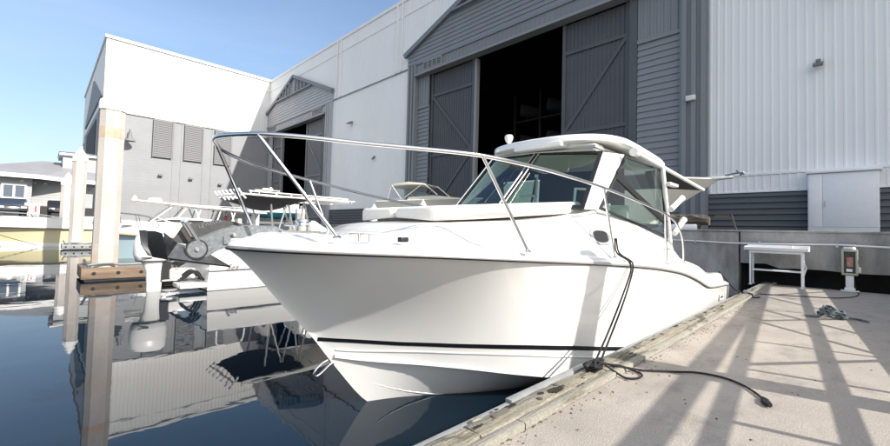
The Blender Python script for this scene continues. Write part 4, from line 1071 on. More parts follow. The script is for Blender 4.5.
# fish cleaning table
t = thing('cleaning_table', 'white fish cleaning table at the end of the dock', 'table', (14.2, 1.4, 0))
m = MB(); m.bx(13.92, 14.5, .74, 2.09, .955, .985)
m.bx(13.92, 13.95, .74, 2.09, .986, 1.04); m.bx(14.47, 14.5, .74, 2.09, .986, 1.10); m.bx(13.951, 14.469, .74, .77, .986, 1.06); m.bx(13.951, 14.469, 2.06, 2.09, .986, 1.06)
part('table_top', m, M['plastic'], t, bevel=.008)
m = MB(); m.bx(13.97, 14.45, .84, 1.98, .88, .95); part('apron', m, M['plastic'], t, bevel=.005)
for (x, y) in ((13.98, .87), (13.98, 1.95), (14.42, .87), (14.42, 1.95)):
    m = MB(); m.bx(x - .02, x + .02, y - .02, y + .02, .002, .879); m.bx(x - .04, x + .04, y - .04, y + .04, 0.001, .015); part('leg', m, M['whitepaint'], t)
m = MB(); m.bx(14.01, 14.39, .90, 1.92, .40, .43); part('shelf', m, M['whitepaint'], t)
m = MB(); m.tube([(14.4, .87, .7), (14.48, .82, .5), (14.4, .87, .3)], .02, 6); part('hose', m, M['plastic'], t)
m = MB(); m.tube([(14.45, 1.1, 1.1), (14.45, 1.1, 1.02)], .02, 6); part('tap', m, M['plastic'], t)
# power pedestal
t = thing('power_pedestal', 'white power pedestal with pale green surround on the dock', 'pedestal', (14.6, 0, 0)); q = 14.45
m = MB(); m.bx(q - .12, q + .12, -.17, .17, .001, .03); m.bx(q - .06, q + .06, -.075, .075, .031, .40); m.bx(q - .08, q + .08, -.10, .10, .031, .09); part('post', m, M['plastic'], t, bevel=.01)
m = MB(); m.bx(q - .08, q + .12, -.15, .15, .40, 1.06); bd = part('cabinet', m, M['ped_green'], t, bevel=.025)
m = MB(); m.bx(q - .105, q - .082, -.145, -.105, .42, 1.04); m.bx(q - .105, q - .082, .105, .145, .42, 1.04); m.bx(q - .105, q - .082, -.104, .104, .42, .46); m.bx(q - .105, q - .082, -.104, .104, 1.0, 1.04); part('frame', m, M['ped_green'], bd, bevel=.006)
m = MB(); m.bx(q - .092, q - .0805, -.104, .104, .461, .999); part('socket_panel', m, M['ped_in'], bd)
m = MB(); m.bx(q - .10, q - .093, -.06, .05, .62, .86); part('warning_label', m, mat('label_red_grey', (.42, .20, .17), .5, vary=.4, vscale=18), bd)
m = MB(); m.bx(q - .10, q - .093, -.05, .06, .50, .57); part('outlet', m, M['whitepaint'], bd)
m = MB(); m.lathe((q + .02, 0, 1.061), [(.11, 0), (.12, .03), (.10, .055), (.0, .06)], 16); part('lamp_cap', m, M['plastic'], t)
m = MB(); m.bx(q - .02, q + .06, -.20, -.151, .48, .62); part('side_outlet', m, M['plastic'], bd, bevel=.01)

# weathered log and scraps behind the wall
t = thing('broken_beam', 'broken brown timber beam lying behind the quay wall', 'beam', (15.6, 3.4, 1.5)); m = MB(); secs = []
random.seed(8)
for k in range(9):
    y = 4.6 - 1.35 * k / 8; secs.append([(15.5 + .18 * math.cos(a) + random.uniform(-.02, .02), y, 1.86 + .16 * math.sin(a) + random.uniform(-.03, .03) - .05 * (k == 8)) for a in [2 * PI * i / 9 for i in range(9)]])
m.loft(secs, True, True); part('beam', m, M['wood_brown'], t, smooth=0)
m = MB(); m.bx(15.4, 15.6, 4.2, 4.35, 1.49, 1.72); m.bx(15.4, 15.6, 3.5, 3.65, 1.49, 1.72); part('chock', m, M['wood_brown'], t)
t = thing('angle_bracket', 'rusty angle bracket standing right of the broken beam', 'bracket', (15.6, 2.6, 1.5))
m = MB(); m.bar((15.5, 3.1, 1.98), (15.5, 2.66, 1.98), .05, .12); m.bar((15.5, 2.66, 2.03), (15.5, 2.52, 1.50), .05, .05); part('arm', m, M['wood_brown'], t)
t = thing('white_tank', 'low white tank lying behind the quay wall', 'tank', (15.6, 4.2, 1.49))
m = MB(); m.bx(15.25, 15.38, 3.55, 4.4, 1.50, 1.70); part('body', m, M['plastic'], t, bevel=.04)

# gangway just right of the view, whose truss shades the dock
t = thing('gangway', 'aluminium truss gangway rising from the dock to the quay, right of the view', 'gangway', (8, -2, 0))
def gz(x, z0, sl=.0615): return z0 + sl * (x - 3.0)
for yy in (-1.4, -2.7):
    for z0, w_, h_ in ((1.40, .05, .075), (.92, .04, .085), (.54, .06, .14)):
        m = MB(); m.bar((2.0, yy, gz(2.0, z0)), (15.2, yy, gz(15.2, z0)), w_, h_); part('chord', m, M['gangway'], t, smooth=0)
    for x in (2.3, 3.845, 4.87, 5.34, 6.77, 9.8, 12.0, 14.4):
        m = MB(); m.bar((x, yy, gz(x, .51)), (x, yy, gz(x, 1.39)), .05, .05); part('upright', m, M['gangway'], t, smooth=0)
    for (a, b_) in ((5.5, 6.7), (8.35, 6.85), (8.4, 9.7), (9.75, 8.1), (11.9, 10.0), (12.2, 14.3)):
        m = MB(); m.bar((a, yy, gz(a, 1.38)), (b_, yy, gz(b_, .55)), .04, .05); part('diagonal', m, M['gangway'], t, smooth=0)
m = MB(); m.bar((6.3, -2.05, gz(6.3, .54)), (15.1, -2.05, gz(15.1, .54)), 1.22, .05); part('deck', m, M['gangway'], t, smooth=0)
m = MB(); m.bar((2.0, -1.5, 1.65), (15.2, -1.5, 2.23), .16, .05); part('shadow_strip', m, M['gangway'], t, smooth=0)  # unseen strip added to cast the broad shadow band along the dock

# ================================================================== OTHER BOATS
def small_hull(L_, beam, free_b, free_s, bow_over=.9, sheer_pow=1.6, n=22, draft=.45):  # noqa
    """x: stern 0 -> bow L_, z 0 at the water; returns (topsides, bottom, deck) builders"""
    def hb(x): 
        u = x / L_; return beam / 2 * (1 - max(0, (u - .35) / .65) ** 2.3)
    def sh(x): return free_s + (free_b - free_s) * (x / L_) ** sheer_pow
    tops, bot, deck = MB(), MB(), MB()
    for s in (-1, 1):
        A, Bt, D = [], [], []
        for k in range(n + 1):
            x = L_ * (k / n); b = max(.02, hb(x)); z = sh(x); u = x / L_
            xw = x - bow_over * max(0, (u - .6) / .4) ** 1.5     # waterline sits aft of the sheer at the bow
            wl = b * (.90 - .55 * max(0, (u - .45) / .55))
            A.append([(xw, s * wl, .02), (xw + (x - xw) * .35, s * (wl + (b - wl) * .30), z * .4), (xw + (x - xw) * .7, s * (wl + (b - wl) * .66), z * .72), (x, s * b, z)])
            Bt.append([(xw - .2 * u, 0, -draft * (1 - u ** 3) - .02), (xw, s * wl * .9, -.12), (xw, s * wl, .019)])
            D.append([(x, s * b, z), (x, s * (b - .06), z + .05), (x, s * max(0, b - .16), z + .045), (x, 0, z + .06 * (u > .5))])
        tops.loft(A); bot.loft(Bt); deck.loft(D)
        a0 = A[0]; tops.add([(0, 0, .02)] + a0 + [(0, 0, sh(0))], [tuple(range(len(a0) + 2))])
    return tops, bot, deck, hb, sh

def outboard(parent, x, y, z, sc=1.0, rz=0, skin=None, name='outboard_motor'):
    skin = skin or M['plastic']
    R = Matrix.Translation((x, y, z)) @ Matrix.Rotation(rz, 4, 'Z') @ Matrix.Scale(sc, 4)
    def ring(zc, cx, rx, ry, n=20): return [(cx + rx * abs(math.cos(a)) ** .8 * (1 if math.cos(a) > 0 else -1), ry * abs(math.sin(a)) ** .8 * (1 if math.sin(a) > 0 else -1), zc) for a in [2 * PI * k / n for k in range(n)]]
    m = MB(); m.loft([ring(z_, cx, rx, ry) for z_, cx, rx, ry in ((.42, -.28, .24, .17), (.46, -.30, .32, .22), (.60, -.31, .36, .25), (.85, -.31, .36, .25), (1.02, -.29, .33, .23), (1.10, -.25, .22, .16), (1.12, -.24, .05, .04))], True, True).xf(R)
    ob = part(name, m, skin, parent, world=False, smooth=60)
    m = MB(); m.loft([ring(z_, cx, rx, ry) for z_, cx, rx, ry in ((.41, -.28, .22, .16), (.2, -.25, .17, .10), (-.1, -.24, .15, .07), (-.5, -.24, .13, .05), (-.56, -.28, .22, .06), (-.66, -.28, .20, .06), (-.9, -.26, .08, .015))], True, True).xf(R)
    part('leg', m, skin, ob, world=False, smooth=60)
    m = MB(); m.loft([ring(.445, -.295, .325, .225), ring(.46, -.30, .327, .227)], True, False).xf(R); part('cowl_seam', m, M['black'], ob, world=False)
    m = MB(); m.bx(-.55, -.35, -.253, -.250, .52, .545).xf(R); part('cowl_mark', m, M['black'], ob, world=False)
    m = MB(); m.bx(-.12, .06, -.14, .14, .0, .42).xf(R); part('bracket', m, M['black'], ob, world=False)
    return ob

# (a) centre console with outboards, moored stern to the left behind the bow
t = thing('console_boat', 'white centre console boat with outboards and black canopy of rod holders', 'boat', (3.05, 12.9, WZ), math.radians(2))
tops, bot, deck, hb, sh = small_hull(8.6, 2.7, 1.5, .98, 1.2)
part('hull', tops, M['gel'], t, world=False, smooth=50); part('bottom', bot, M['gel'], t, world=False, smooth=50); hd = part('deck', deck, M['gel'], t, world=False, smooth=50)
for y0 in (-1.25, .55):
    m = MB(); m.bx(-.62, 0.0, y0, y0 + .7, .10, .22); part('swim_platform', m, M['gel'], t, world=False, bevel=.03)
m = MB(); m.tube([(.0, -1.29, .52), (4.5, -1.38, .62)], .02, 8); part('rub_strake', m, M['strip'], t, world=False)
part('name_script', text_mb('Sea', .22, (.55, -1.325, .60), (1, 0, 0), (0, 0, 1), .003, .4), M['louvre'], t, world=False, smooth=0)
outboard(t, -.72, -.40, .28, 1.08)
m = MB(); m.bx(-.70, .05, -.62, -.18, .28, .55); part('motor_bracket', m, M['gel'], t, world=False, bevel=.04)
m = MB()
for k in range(4): m.tube(bez([(-.5, -.95 + .2 * k, .30), (-.25, -1.1 + .2 * k, .52), (-.02, -.95 + .2 * k, .26)], 5), .028, 7)
for k in range(4): m.tube(bez([(-.55, -.75 + .2 * k, .64), (-.25, -.9 + .2 * k, .82), (.06, -.75 + .2 * k, .64)], 5), .03, 7)
part('rigging_hose', m, M['black'], t, world=False)
m = MB(); m.prism([(2.9, -.55, .5), (2.9, -.55, 1.6), (3.3, -.55, 1.95), (4.0, -.55, 1.55), (4.1, -.55, .5)], (0, 1.1, 0)); part('console', m, M['gel'], t, world=False, bevel=.05)
m = MB(); m.bx(1.9, 2.4, -.5, .5, .5, 1.25); m.bx(1.9, 2.0, -.5, .5, 1.25, 1.65); part('leaning_post', m, M['cushion'], t, world=False, bevel=.04)
TT = 2.50
for (a, b_) in (((1.95, -.62, .9), (1.75, -.75, TT)), ((2.0, .62, .9), (1.8, .75, TT)), ((2.7, -.6, .9), (2.3, -.7, TT)), ((3.3, -.6, .9), (2.8, -.75, TT)), ((2.7, .6, .9), (2.3, .7, TT)), ((3.3, .6, .9), (2.8, .75, TT)), ((2.7, -.6, 1.3), (2.8, -.75, TT)), ((1.95, -.62, 1.2), (2.3, -.7, TT))):
    m = MB(); m.tube([a, b_], .028, 8); part('top_leg', m, M['alu'], t, world=False)
m = MB(); rim = [(.55, -.95), (2.0, -1.12), (3.9, -1.05), (4.4, -.6), (4.4, .6), (3.9, 1.05), (2.0, 1.12), (.55, .95), (.55, -.95)]
m.tube([(x, y, TT + .10) for x, y in rim], .028, 8)
for x in (1.2, 2.0, 3.0, 3.9): m.tube([(x, -1.02, TT + .10), (x, 1.02, TT + .10)], .022, 8)
m.tube([(.75, -.95, TT + .2), (4.0, -.95, TT + .2)], .022, 8); m.tube([(.75, .95, TT + .2), (4.0, .95, TT + .2)], .022, 8)
for x in (.8, 2, 3, 4): m.tube([(x, -.95, TT + .1), (x, -.95, TT + .2)], .018, 6); m.tube([(x, .95, TT + .1), (x, .95, TT + .2)], .018, 6)
m.xf(Matrix.Translation((.28, 0, 0)))
tp = part('top_frame', m, M['plastic'], t, world=False)
m = MB(); secs = []
for k in range(9):
    x = .6 + 2.0 * k / 8; d = .30 * math.sin(PI * min(1, (k + .6) / 8.6)); secs.append([(x, -1.0, TT + .07), (x, -.7, TT + .04 - d * .7), (x, 0, TT - d * 1.05), (x, .7, TT + .04 - d * .7), (x, 1.0, TT + .07)])
m.loft(secs).xf(Matrix.Translation((.28, 0, 0))); part('canopy', m, M['canvas'], tp, world=False, smooth=50)
m = MB(); m.bx(2.6, 4.6, -.95, .95, TT + .11, TT + .16); part('canopy_panel', m, M['cream'], tp, world=False, bevel=.03)
for k in range(7):
    y = -.95 + .316 * k; m = MB(); m.tube([(.95, y, TT - .02), (.76, y, TT + .20)], .028, 8); m.tube([(.76, y, TT + .20), (.73, y, TT + .24)], .04, 8); part('rod_holder', m, M['plastic'], tp, world=False)
m = MB(); m.tube(bez([(.3, -1.1, 1.1), (.35, -1.1, 1.45), (.9, -1.12, 1.45), (1.0, -1.12, 1.12)], 5), .025, 8); part('grab_rail', m, M['plastic'], t, world=False)

# (b) pale blue hard top cruiser further back
t = thing('hardtop_cruiser', 'white cruiser with pale blue bottom and long white hard top', 'boat', (8.2, 24.4, WZ), math.radians(180 - 5))
tops, bot, deck, hb, sh = small_hull(6.6, 2.7, 1.72, 1.35, .9)
part('hull', tops, M['paleblue'], t, world=False, smooth=50); part('bottom', bot, M['paleblue'], t, world=False, smooth=50); part('deck', deck, M['gel'], t, world=False, smooth=50)
m = MB(); secs = []
for s in (-1, 1):
    secs = []
    for k in range(20):
        x = 6.5 * k / 19; secs.append([(x, s * (hb(x) + .012), sh(x) - .42), (x, s * (hb(x) + .02), sh(x) - .40), (x, s * (hb(x) + .02), sh(x) + .03), (x, s * (hb(x) - .05), sh(x) + .06)])
    m.loft(secs)
part('gunwale', m, M['gel'], t, world=False, smooth=50)
m = MB()
for s in (-1, 1):
    m.loft([[(x, s * (hb(x) + .024), sh(x) - .47), (x, s * (hb(x) + .026), sh(x) - .40)] for x in [6.4 * k / 19 for k in range(20)]])
part('tan_band', m, M['tan'], t, world=False)
m = MB(); m.prism([(1.6, -.95, 1.3), (1.8, -.95, 2.0), (3.4, -.95, 2.05), (4.6, -.95, 1.75), (5.5, -.95, 1.6)], (0, 1.9, 0)); part('cabin', m, M['gel'], t, world=False, bevel=.06)
m = MB(); m.prism([(4.3, -.955, 1.80), (3.8, -.955, 1.92), (2.2, -.955, 1.93), (2.1, -.955, 1.78)], (0, 1.91, 0)); part('window', m, M['black'], t, world=False)
m = MB(); m.quad((4.5, -.9, 1.8), (3.6, -.85, 2.6), (3.6, .85, 2.6), (4.5, .9, 1.8)); part('windshield', m, M['vinyl'], t, world=False)
for y in (-.92, .92):
    for (a, b_) in (((4.4, 1.8), (3.5, 2.62)), ((3.4, 1.9), (2.9, 2.6)), ((2.6, 1.6), (2.3, 2.55)), ((2.2, 1.6), (2.6, 2.55)), ((1.0, 1.35), (.7, 2.45)), ((.6, 1.35), (.9, 2.45)), ((1.7, 1.4), (1.4, 2.5))):
        m = MB(); m.tube([(a[0], y, a[1]), (b_[0], y, b_[1])], .035, 8); part('top_post', m, M['plastic'], t, world=False)
m = MB(); m.prism([(-.9, -1.1, 2.40), (-.9, -1.1, 2.48), (2.5, -1.1, 2.70), (5.2, -1.1, 2.82), (5.2, -1.1, 2.76), (2.5, -1.1, 2.58)], (0, 2.2, 0)); ht = part('hard_top', m, M['gel'], t, world=False, bevel=.03)
m = MB(); m.lathe((4.2, 0, 2.80), [(.30, 0), (.30, .12), (.24, .2), (0, .22)], 18); part('radar_dome', m, M['plastic'], ht, world=False)
m = MB(); m.lathe((5.0, -.5, 2.80), [(.12, 0), (.12, .1), (.05, .28), (0, .3)], 12); part('antenna', m, M['plastic'], ht, world=False)
m = MB(); m.tube([(3.2, -.8, 2.75), (-1.0, -.95, 2.78)], .02, 6); m.tube([(2.4, -.9, 2.72), (-.6, -1.0, 2.66)], .02, 6); part('outrigger', m, M['alu'], ht, world=False)
m = MB(); m.bx(-.95, -.75, -1.2, -1.0, -.1, 2.42); part('aft_post', m, M['plastic'], t, world=False)
m = MB()
for k in range(6): m.lathe((.3 + .42 * k, -hb(.3 + .42 * k) + .02, 1.62), [(0, 0), (.09, 0), (.09, .05), (0, .05)], 10, 'y')
m.bx(.2, 2.8, -1.0, -.95, 1.5, 1.56); part('rod_rack', m, M['black'], t, world=False)
m = MB()
for s_ in (-1, 1):
    m.tube(bez([(6.5, s_ * .1, 2.25), (5.6, s_ * .8, 2.18), (4.4, s_ * 1.25, 2.05), (3.2, s_ * 1.38, 1.6)], 6), .022, 8)
    for x, y, z in ((6.3, .25, 2.24), (5.6, .8, 2.18), (4.9, 1.1, 2.12), (4.2, 1.28, 2.0)): m.tube([(x, s_ * y, z), (x - .1, s_ * (y + .03), sh(min(x, 6.5)) + .02)], .018, 6)
part('bow_rail', m, M['steel'], t, world=False)
for k in range(5):
    m = MB(); m.tube([(.1 + .35 * k, -.9, 2.45), (-.5 + .35 * k, -1.0, 3.15 if k % 2 else 2.9)], [.022, .010], 6); part('fishing_rod', m, M['black'], t, world=False)
m = MB(); m.bx(.4, 1.6, -.6, .6, 1.3, 1.9); m.bx(.3, .5, -.7, .7, 1.3, 2.1); part('cockpit_seat', m, M['seat'], t, world=False, bevel=.05)
m = MB(); m.lathe((.9, -.35, 1.95), [(0, 0), (.07, 0), (.07, .3), (0, .3)], 10); part('flag', m, M['red'], t, world=False)

# (c) yellow hulled boat with bow to the left
t = thing('yellow_boat', 'white boat with pale yellow lower hull, bow pointing left', 'boat', (8.3, 38.6, WZ), math.radians(180))
tops, bot, deck, hb, sh = small_hull(11.9, 2.9, 1.92, 1.78, 1.9)
part('hull', tops, M['yellow'], t, world=False, smooth=50); part('bottom', bot, M['gel'], t, world=False, smooth=50); part('deck', deck, M['gel'], t, world=False, smooth=50)
m = MB()
for s in (-1, 1):
    secs = []
    for k in range(26):
        x = 11.85 * k / 25; secs.append([(x, s * (hb(x) - .10 * (x / 11) ** 2), sh(x) - .66), (x, s * (hb(x) + .03), sh(x) - .62), (x, s * (hb(x) + .035), sh(x) + .02), (x, s * (hb(x) - .05), sh(x) + .07)])
    m.loft(secs)
part('gunwale', m, M['gel'], t, world=False, smooth=50)
m = MB()
for s in (-1, 1): m.tube([(x, s * (hb(x) + .03), sh(x) - .64) for x in [11.8 * k / 25 for k in range(26)]], .022, 6)
part('rub_rail', m, M['strip'], t, world=False)
m = MB()
for s in (-1, 1):
    secs = []
    for k in range(30):
        x = 11.3 * k / 29; u = x / 11.9; b = max(.02, hb(x)); xw = x - .9 * max(0, (u - .6) / .4) ** 1.5; wl = b * (.90 - .55 * max(0, (u - .45) / .55)); zt = .16 + .55 * max(0, u - .4) ** 1.5; q = zt / (.4 * sh(x))
        secs.append([(xw, s * (wl + .012), .0), (xw + (x - xw) * .35 * q, s * (wl + (b - wl) * .30 * q + .014), .02 + (zt - .02))])
    m.loft(secs)
part('boot_band', m, M['gel'], t, world=False, smooth=50)
m = MB()
for s in (-1, 1): m.tube(bez([(11.6, s * .1, sh(11.6)), (10.4, s * .9, .9), (8.4, s * 1.7, .1)], 6), .018, 6)
part('bow_line', m, M['rope'], t, world=False)
m = MB(); m.prism([(5.0, -.7, 1.7), (5.0, -.7, 2.1), (6.2, -.7, 2.08), (7.6, -.7, 1.9), (8.6, -.7, 1.8)], (0, 1.4, 0)); part('cuddy', m, M['gel'], t, world=False, bevel=.08)
m = MB(); m.lathe((9.2, 0, 1.9), [(.10, 0), (.10, .12), (0, .14)], 10); part('deck_fitting', m, M['black'], t, world=False)
m = MB(); m.tube([(5.6, -.7, 2.0), (5.2, -.6, 2.5), (5.2, .6, 2.5), (5.6, .7, 2.0)], .03, 8); part('arch', m, M['plastic'], t, world=False)
m = MB()
for s_ in (-1, 1): m.tube(bez([(11.6, s_ * .12, 2.28), (10.2, s_ * .72, 2.2), (8.6, s_ * 1.2, 2.12), (6.8, s_ * 1.38, 1.86)], 6), .022, 8)
for s_ in (-1, 1):
    for x, y, z in ((11.2, .25, 2.26), (10.2, .72, 2.2), (8.8, 1.14, 2.13), (7.8, 1.3, 2.0)): m.tube([(x, s_ * y, z), (x - .1, s_ * (y + .02), sh(x) + .02)], .018, 6)
m.tube([(11.6, -.12, 2.28), (11.7, 0, 2.29), (11.6, .12, 2.28)], .022, 8)
part('bow_rail', m, M['steel'], t, world=False)
m = MB(); m.bx(5.0, 5.3, -1.6, -1.46, 1.1, 1.5); part('fender', m, M['black'], t, world=False, bevel=.04)

# (d) teal bottomed pilot boat on stands in the yard
t = thing('pilot_boat', 'white pilothouse boat with teal bottom on stands before the distant doorway', 'boat', (17.4, 37.4, 2.55), math.radians(158))
tops, bot, deck, hb, sh = small_hull(6.2, 2.4, 1.1, .8, .9, draft=.55)
part('hull', tops, M['gel'], t, world=False, smooth=50); part('bottom', bot, M['teal'], t, world=False, smooth=50); part('deck', deck, M['gel'], t, world=False, smooth=50)
m = MB(); m.bx(1.9, 3.6, -.8, .8, .8, 1.25); m.bx(1.9, 2.0, -.8, .8, 1.25, 1.95)
for (x, y) in ((2.0, -.8), (2.0, .72), (3.4, -.8), (3.4, .72)): m.bx(x, x + .08, y, y + .08, 1.25, 1.95)
part('pilothouse', m, M['gel'], t, world=False, bevel=.02)
for y0 in (-.74, .72):
    m = MB(); m.bx(2.02, 3.45, y0, y0 + .02, 1.28, 1.93); part('window', m, M['black'], t, world=False)
m = MB(); m.bx(1.7, 3.8, -.95, .95, 1.96, 2.05); m.bx(2.3, 3.2, -.4, .4, 2.05, 2.25); m.lathe((2.5, .5, 2.05), [(.1, 0), (.1, .3), (0, .32)], 8); part('roof', m, M['cream'], t, world=False, bevel=.03)
outboard(t, -.2, 0, -.1, .8)
m = MB()
for (x, y) in ((.8, -.7), (.8, .7), (3.6, -.7), (3.6, .7)): m.tube([(x, y, -1.05), (x, y * .9, -.1)], .05, 8)
m.bx(-.2, 4.4, -.12, .12, -1.06, -.62); part('stand', m, M['louvre'], t, world=False)

# (e) beige cruiser with canvas top in the yard
t = thing('canvas_cruiser', 'beige cruiser with cream canvas top parked before the slate door', 'boat', (17.4, 23.4, 2.75), math.radians(-72))
tops, bot, deck, hb, sh = small_hull(7.4, 2.6, .62, .42, 1.0, draft=.6)
part('hull', tops, M['cream'], t, world=False, smooth=50); part('bottom', bot, M['cream'], t, world=False, smooth=50); part('deck', deck, M['cream'], t, world=False, smooth=50)
m = MB(); m.prism([(2.2, -.95, .45), (2.4, -.9, .75), (4.2, -.9, .82), (6.4, -.5, .62)], (0, 1.8, 0)); part('cabin', m, M['cream'], t, world=False, bevel=.08)
m = MB(); m.prism([(1.0, -1.0, 1.40), (1.2, -1.0, 1.62), (2.4, -1.0, 1.74), (3.6, -1.0, 1.60), (3.7, -1.0, 1.46), (2.4, -1.0, 1.50)], (0, 2.0, 0)); part('canvas_top', m, M['beige'], t, world=False, bevel=.05)
m = MB(); m.quad((3.6, -.95, 1.58), (4.6, -.9, .84), (4.6, .9, .84), (3.6, .95, 1.58)); m.quad((1.1, -1.0, 1.55), (.9, -1.05, .6), (4.4, -.95, .8), (3.55, -1.0, 1.55)); m.quad((1.1, 1.0, 1.55), (.9, 1.05, .6), (4.4, .95, .8), (3.55, 1.0, 1.55)); part('clear_curtain', m, M['vinyl'], t, world=False, smooth=0)
for y in (-1.0, 1.0):
    m = MB(); m.tube([(1.1, y, 1.55), (1.9, y, .6)], .03, 6); m.tube([(3.5, y, 1.55), (2.2, y, .7)], .03, 6); m.tube([(3.6, y * .95, 1.58), (4.6, y * .9, .84)], .035, 6); m.tube([(1.1, y, 1.55), (.8, y, .55)], .03, 6)
    part('canvas_frame', m, M['beige'], t, world=False)
m = MB(); m.bx(.5, 6, -.12, .12, -1.26, -.6)
for (x, y) in ((1, -.8), (1, .8), (4.5, -.7), (4.5, .7)): m.tube([(x, y, -1.26), (x, y * .9, -.1)], .05, 8)
part('stand', m, M['louvre'], t, world=False)

# (f) white flared bow on blocks behind the cockpit shade
t = thing('blocked_boat', 'white flared bow with pulpit on blocks behind the cockpit shade', 'boat', (16.9, 11.42, 1.86), math.radians(-90))
tops, bot, deck, hb, sh = small_hull(8.2, 3.4, 1.48, 1.7, 2.0, draft=.42)
part('hull', tops, M['cream'], t, world=False, smooth=50); part('bottom', bot, M['cream'], t, world=False, smooth=50); part('deck', deck, M['gel'], t, world=False, smooth=50)
m = MB(); m.prism([(8.0, -.16, 1.46), (8.55, -.10, 1.49), (8.6, -.08, 1.56), (7.6, -.2, 1.56)], (0, .3, 0)); part('pulpit', m, M['gel'], t, world=False, bevel=.03)
m = MB(); m.tube(bez([(8.35, 0, 1.60), (8.75, 0, 1.66), (8.9, 0, 1.60)], 5), .03, 6); m.tube([(8.9, -.14, 1.66), (8.78, 0, 1.58), (8.9, .14, 1.66)], .025, 6); m.tube([(8.7, -.12, 1.72), (8.7, .12, 1.72)], .025, 6); part('bow_anchor', m, M['galv'], t, world=False)
m = MB(); m.prism([(2.2, -1, 1.1), (2.6, -1, 1.7), (4.2, -1, 1.75), (6.2, -.8, 1.42)], (0, 2, 0)); part('cabin', m, M['gel'], t, world=False, bevel=.08)
m = MB(); m.bx(1, 1.4, -.6, .6, -.45, -.3); m.bx(5, 5.4, -.4, .4, -.45, -.2); part('block', m, M['wood_brown'], t, world=False)

# ================================================================== CAMERA, LIGHT, WORLD
cam = bpy.data.cameras.new('Camera'); co = bpy.data.objects.new('Camera', cam); COL.objects.link(co); scn.camera = co
R_, U_, F_ = (0.7069010302, -0.7068335425, 0.0260245390), (-0.0431603362, -0.0063810330, 0.9990477805), (0.7059944184, 0.7073511332, 0.0350179321)
Mx = Matrix(((R_[0], U_[0], -F_[0], 0), (R_[1], U_[1], -F_[1], 0), (R_[2], U_[2], -F_[2], 1.25), (0, 0, 0, 1)))
co.matrix_world = Mx
cam.sensor_width = 36; cam.lens = 36 * 403.89 / 890; cam.shift_y = -5.95 / 890; cam.clip_start = .05; cam.clip_end = 2000

sd = Vector((.22, -.97, .69)).normalized()
sun = bpy.data.lights.new('Sun', 'SUN'); so = bpy.data.objects.new('Sun', sun); COL.objects.link(so)
sun.energy = 4.8; sun.angle = math.radians(.6); sun.color = (1, .94, .855)
so.rotation_euler = (-sd).to_track_quat('-Z', 'Y').to_euler(); so.location = (0, 0, 40)
w = bpy.data.worlds.new('World'); scn.world = w; w.use_nodes = True
nt = w.node_tree; bg = nt.nodes['Background']
sky = nt.nodes.new('ShaderNodeTexSky'); sky.sky_type = 'NISHITA'; sky.sun_disc = False
sky.sun_elevation = math.asin(sd.z); sky.sun_rotation = math.atan2(sd.x, sd.y)
sky.air_density = 1.0; sky.dust_density = .7; sky.ozone_density = 1.3
# thin high cloud and pale haze towards the horizon
wc = nt.nodes.new('ShaderNodeTexCoord'); wm = nt.nodes.new('ShaderNodeMapping'); wm.inputs['Scale'].default_value = (1.0, 1.0, 3.2); wm.inputs['Rotation'].default_value = (.25, .1, .4)
nt.links.new(wc.outputs['Generated'], wm.inputs[0])
wn = nt.nodes.new('ShaderNodeTexNoise'); wn.inputs['Scale'].default_value = 2.1; wn.inputs['Detail'].default_value = 7; wn.inputs['Roughness'].default_value = .58; wn.inputs['Distortion'].default_value = .6
nt.links.new(wm.outputs[0], wn.inputs['Vector'])
r1 = nt.nodes.new('ShaderNodeMapRange'); r1.inputs[1].default_value = .46; r1.inputs[2].default_value = .80; r1.inputs[3].default_value = .10; r1.inputs[4].default_value = .42
nt.links.new(wn.outputs['Fac'], r1.inputs[0])
sx = nt.nodes.new('ShaderNodeSeparateXYZ'); nt.links.new(wc.outputs['Generated'], sx.inputs[0])
r2 = nt.nodes.new('ShaderNodeMapRange'); r2.inputs[1].default_value = .12; r2.inputs[2].default_value = .60; r2.inputs[3].default_value = 1.0; r2.inputs[4].default_value = 0.06
nt.links.new(sx.outputs['Z'], r2.inputs[0])
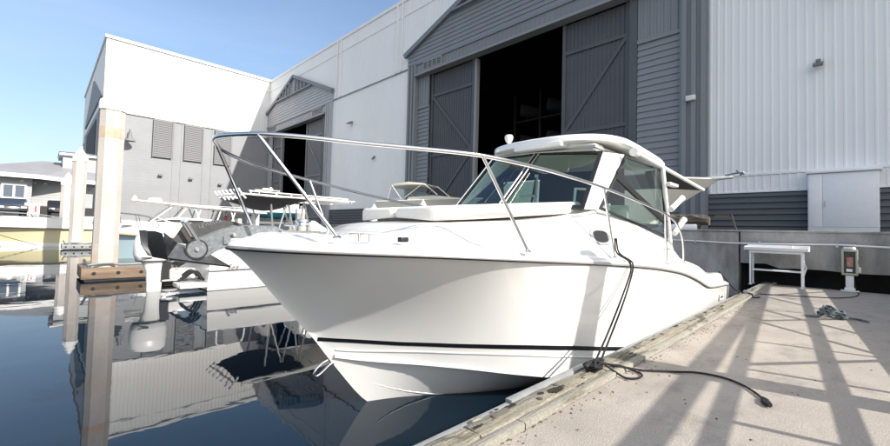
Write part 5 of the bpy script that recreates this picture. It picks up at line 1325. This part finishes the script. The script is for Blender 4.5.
mm = nt.nodes.new('ShaderNodeMath'); mm.operation = 'MULTIPLY'; nt.links.new(r1.outputs[0], mm.inputs[0]); nt.links.new(r2.outputs[0], mm.inputs[1])
wx = nt.nodes.new('ShaderNodeMix'); wx.data_type = 'RGBA'; wx.inputs[7].default_value = (4.6, 5.0, 5.6, 1)
nt.links.new(mm.outputs[0], wx.inputs[0]); nt.links.new(sky.outputs[0], wx.inputs[6])
r3 = nt.nodes.new('ShaderNodeMapRange'); r3.inputs[1].default_value = 0.0; r3.inputs[2].default_value = .38; r3.inputs[3].default_value = .58; r3.inputs[4].default_value = 1.0
nt.links.new(sx.outputs['Z'], r3.inputs[0])
sv = nt.nodes.new('ShaderNodeVectorMath'); sv.operation = 'SCALE'; nt.links.new(wx.outputs[2], sv.inputs[0]); nt.links.new(r3.outputs[0], sv.inputs['Scale'])
# whiter, brighter haze on the sun's side of the sky (behind and right of the camera)
dp = nt.nodes.new('ShaderNodeVectorMath'); dp.operation = 'DOT_PRODUCT'; dp.inputs[1].default_value = (sd.x - .35, sd.y, sd.z * .6)
nt.links.new(wc.outputs['Generated'], dp.inputs[0])
r4 = nt.nodes.new('ShaderNodeMapRange'); r4.interpolation_type = 'SMOOTHSTEP'; r4.inputs[1].default_value = 0.0; r4.inputs[2].default_value = 1.0; r4.inputs[3].default_value = 0.0; r4.inputs[4].default_value = .66
nt.links.new(dp.outputs['Value'], r4.inputs[0])
hz = nt.nodes.new('ShaderNodeMix'); hz.data_type = 'RGBA'; hz.inputs[7].default_value = (9.5, 9.0, 8.2, 1)
nt.links.new(r4.outputs[0], hz.inputs[0]); nt.links.new(sv.outputs[0], hz.inputs[6])
nt.links.new(hz.outputs[2], bg.inputs[0]); bg.inputs[1].default_value = .15
vs_ = scn.view_settings; vs_.view_transform = 'Standard'; vs_.look = 'None'; vs_.gamma = 1; vs_.exposure = 0.56; vs_.use_curve_mapping = False
scn.cycles.max_bounces = 10; scn.cycles.transparent_max_bounces = 12
scn.cycles.use_denoising = True
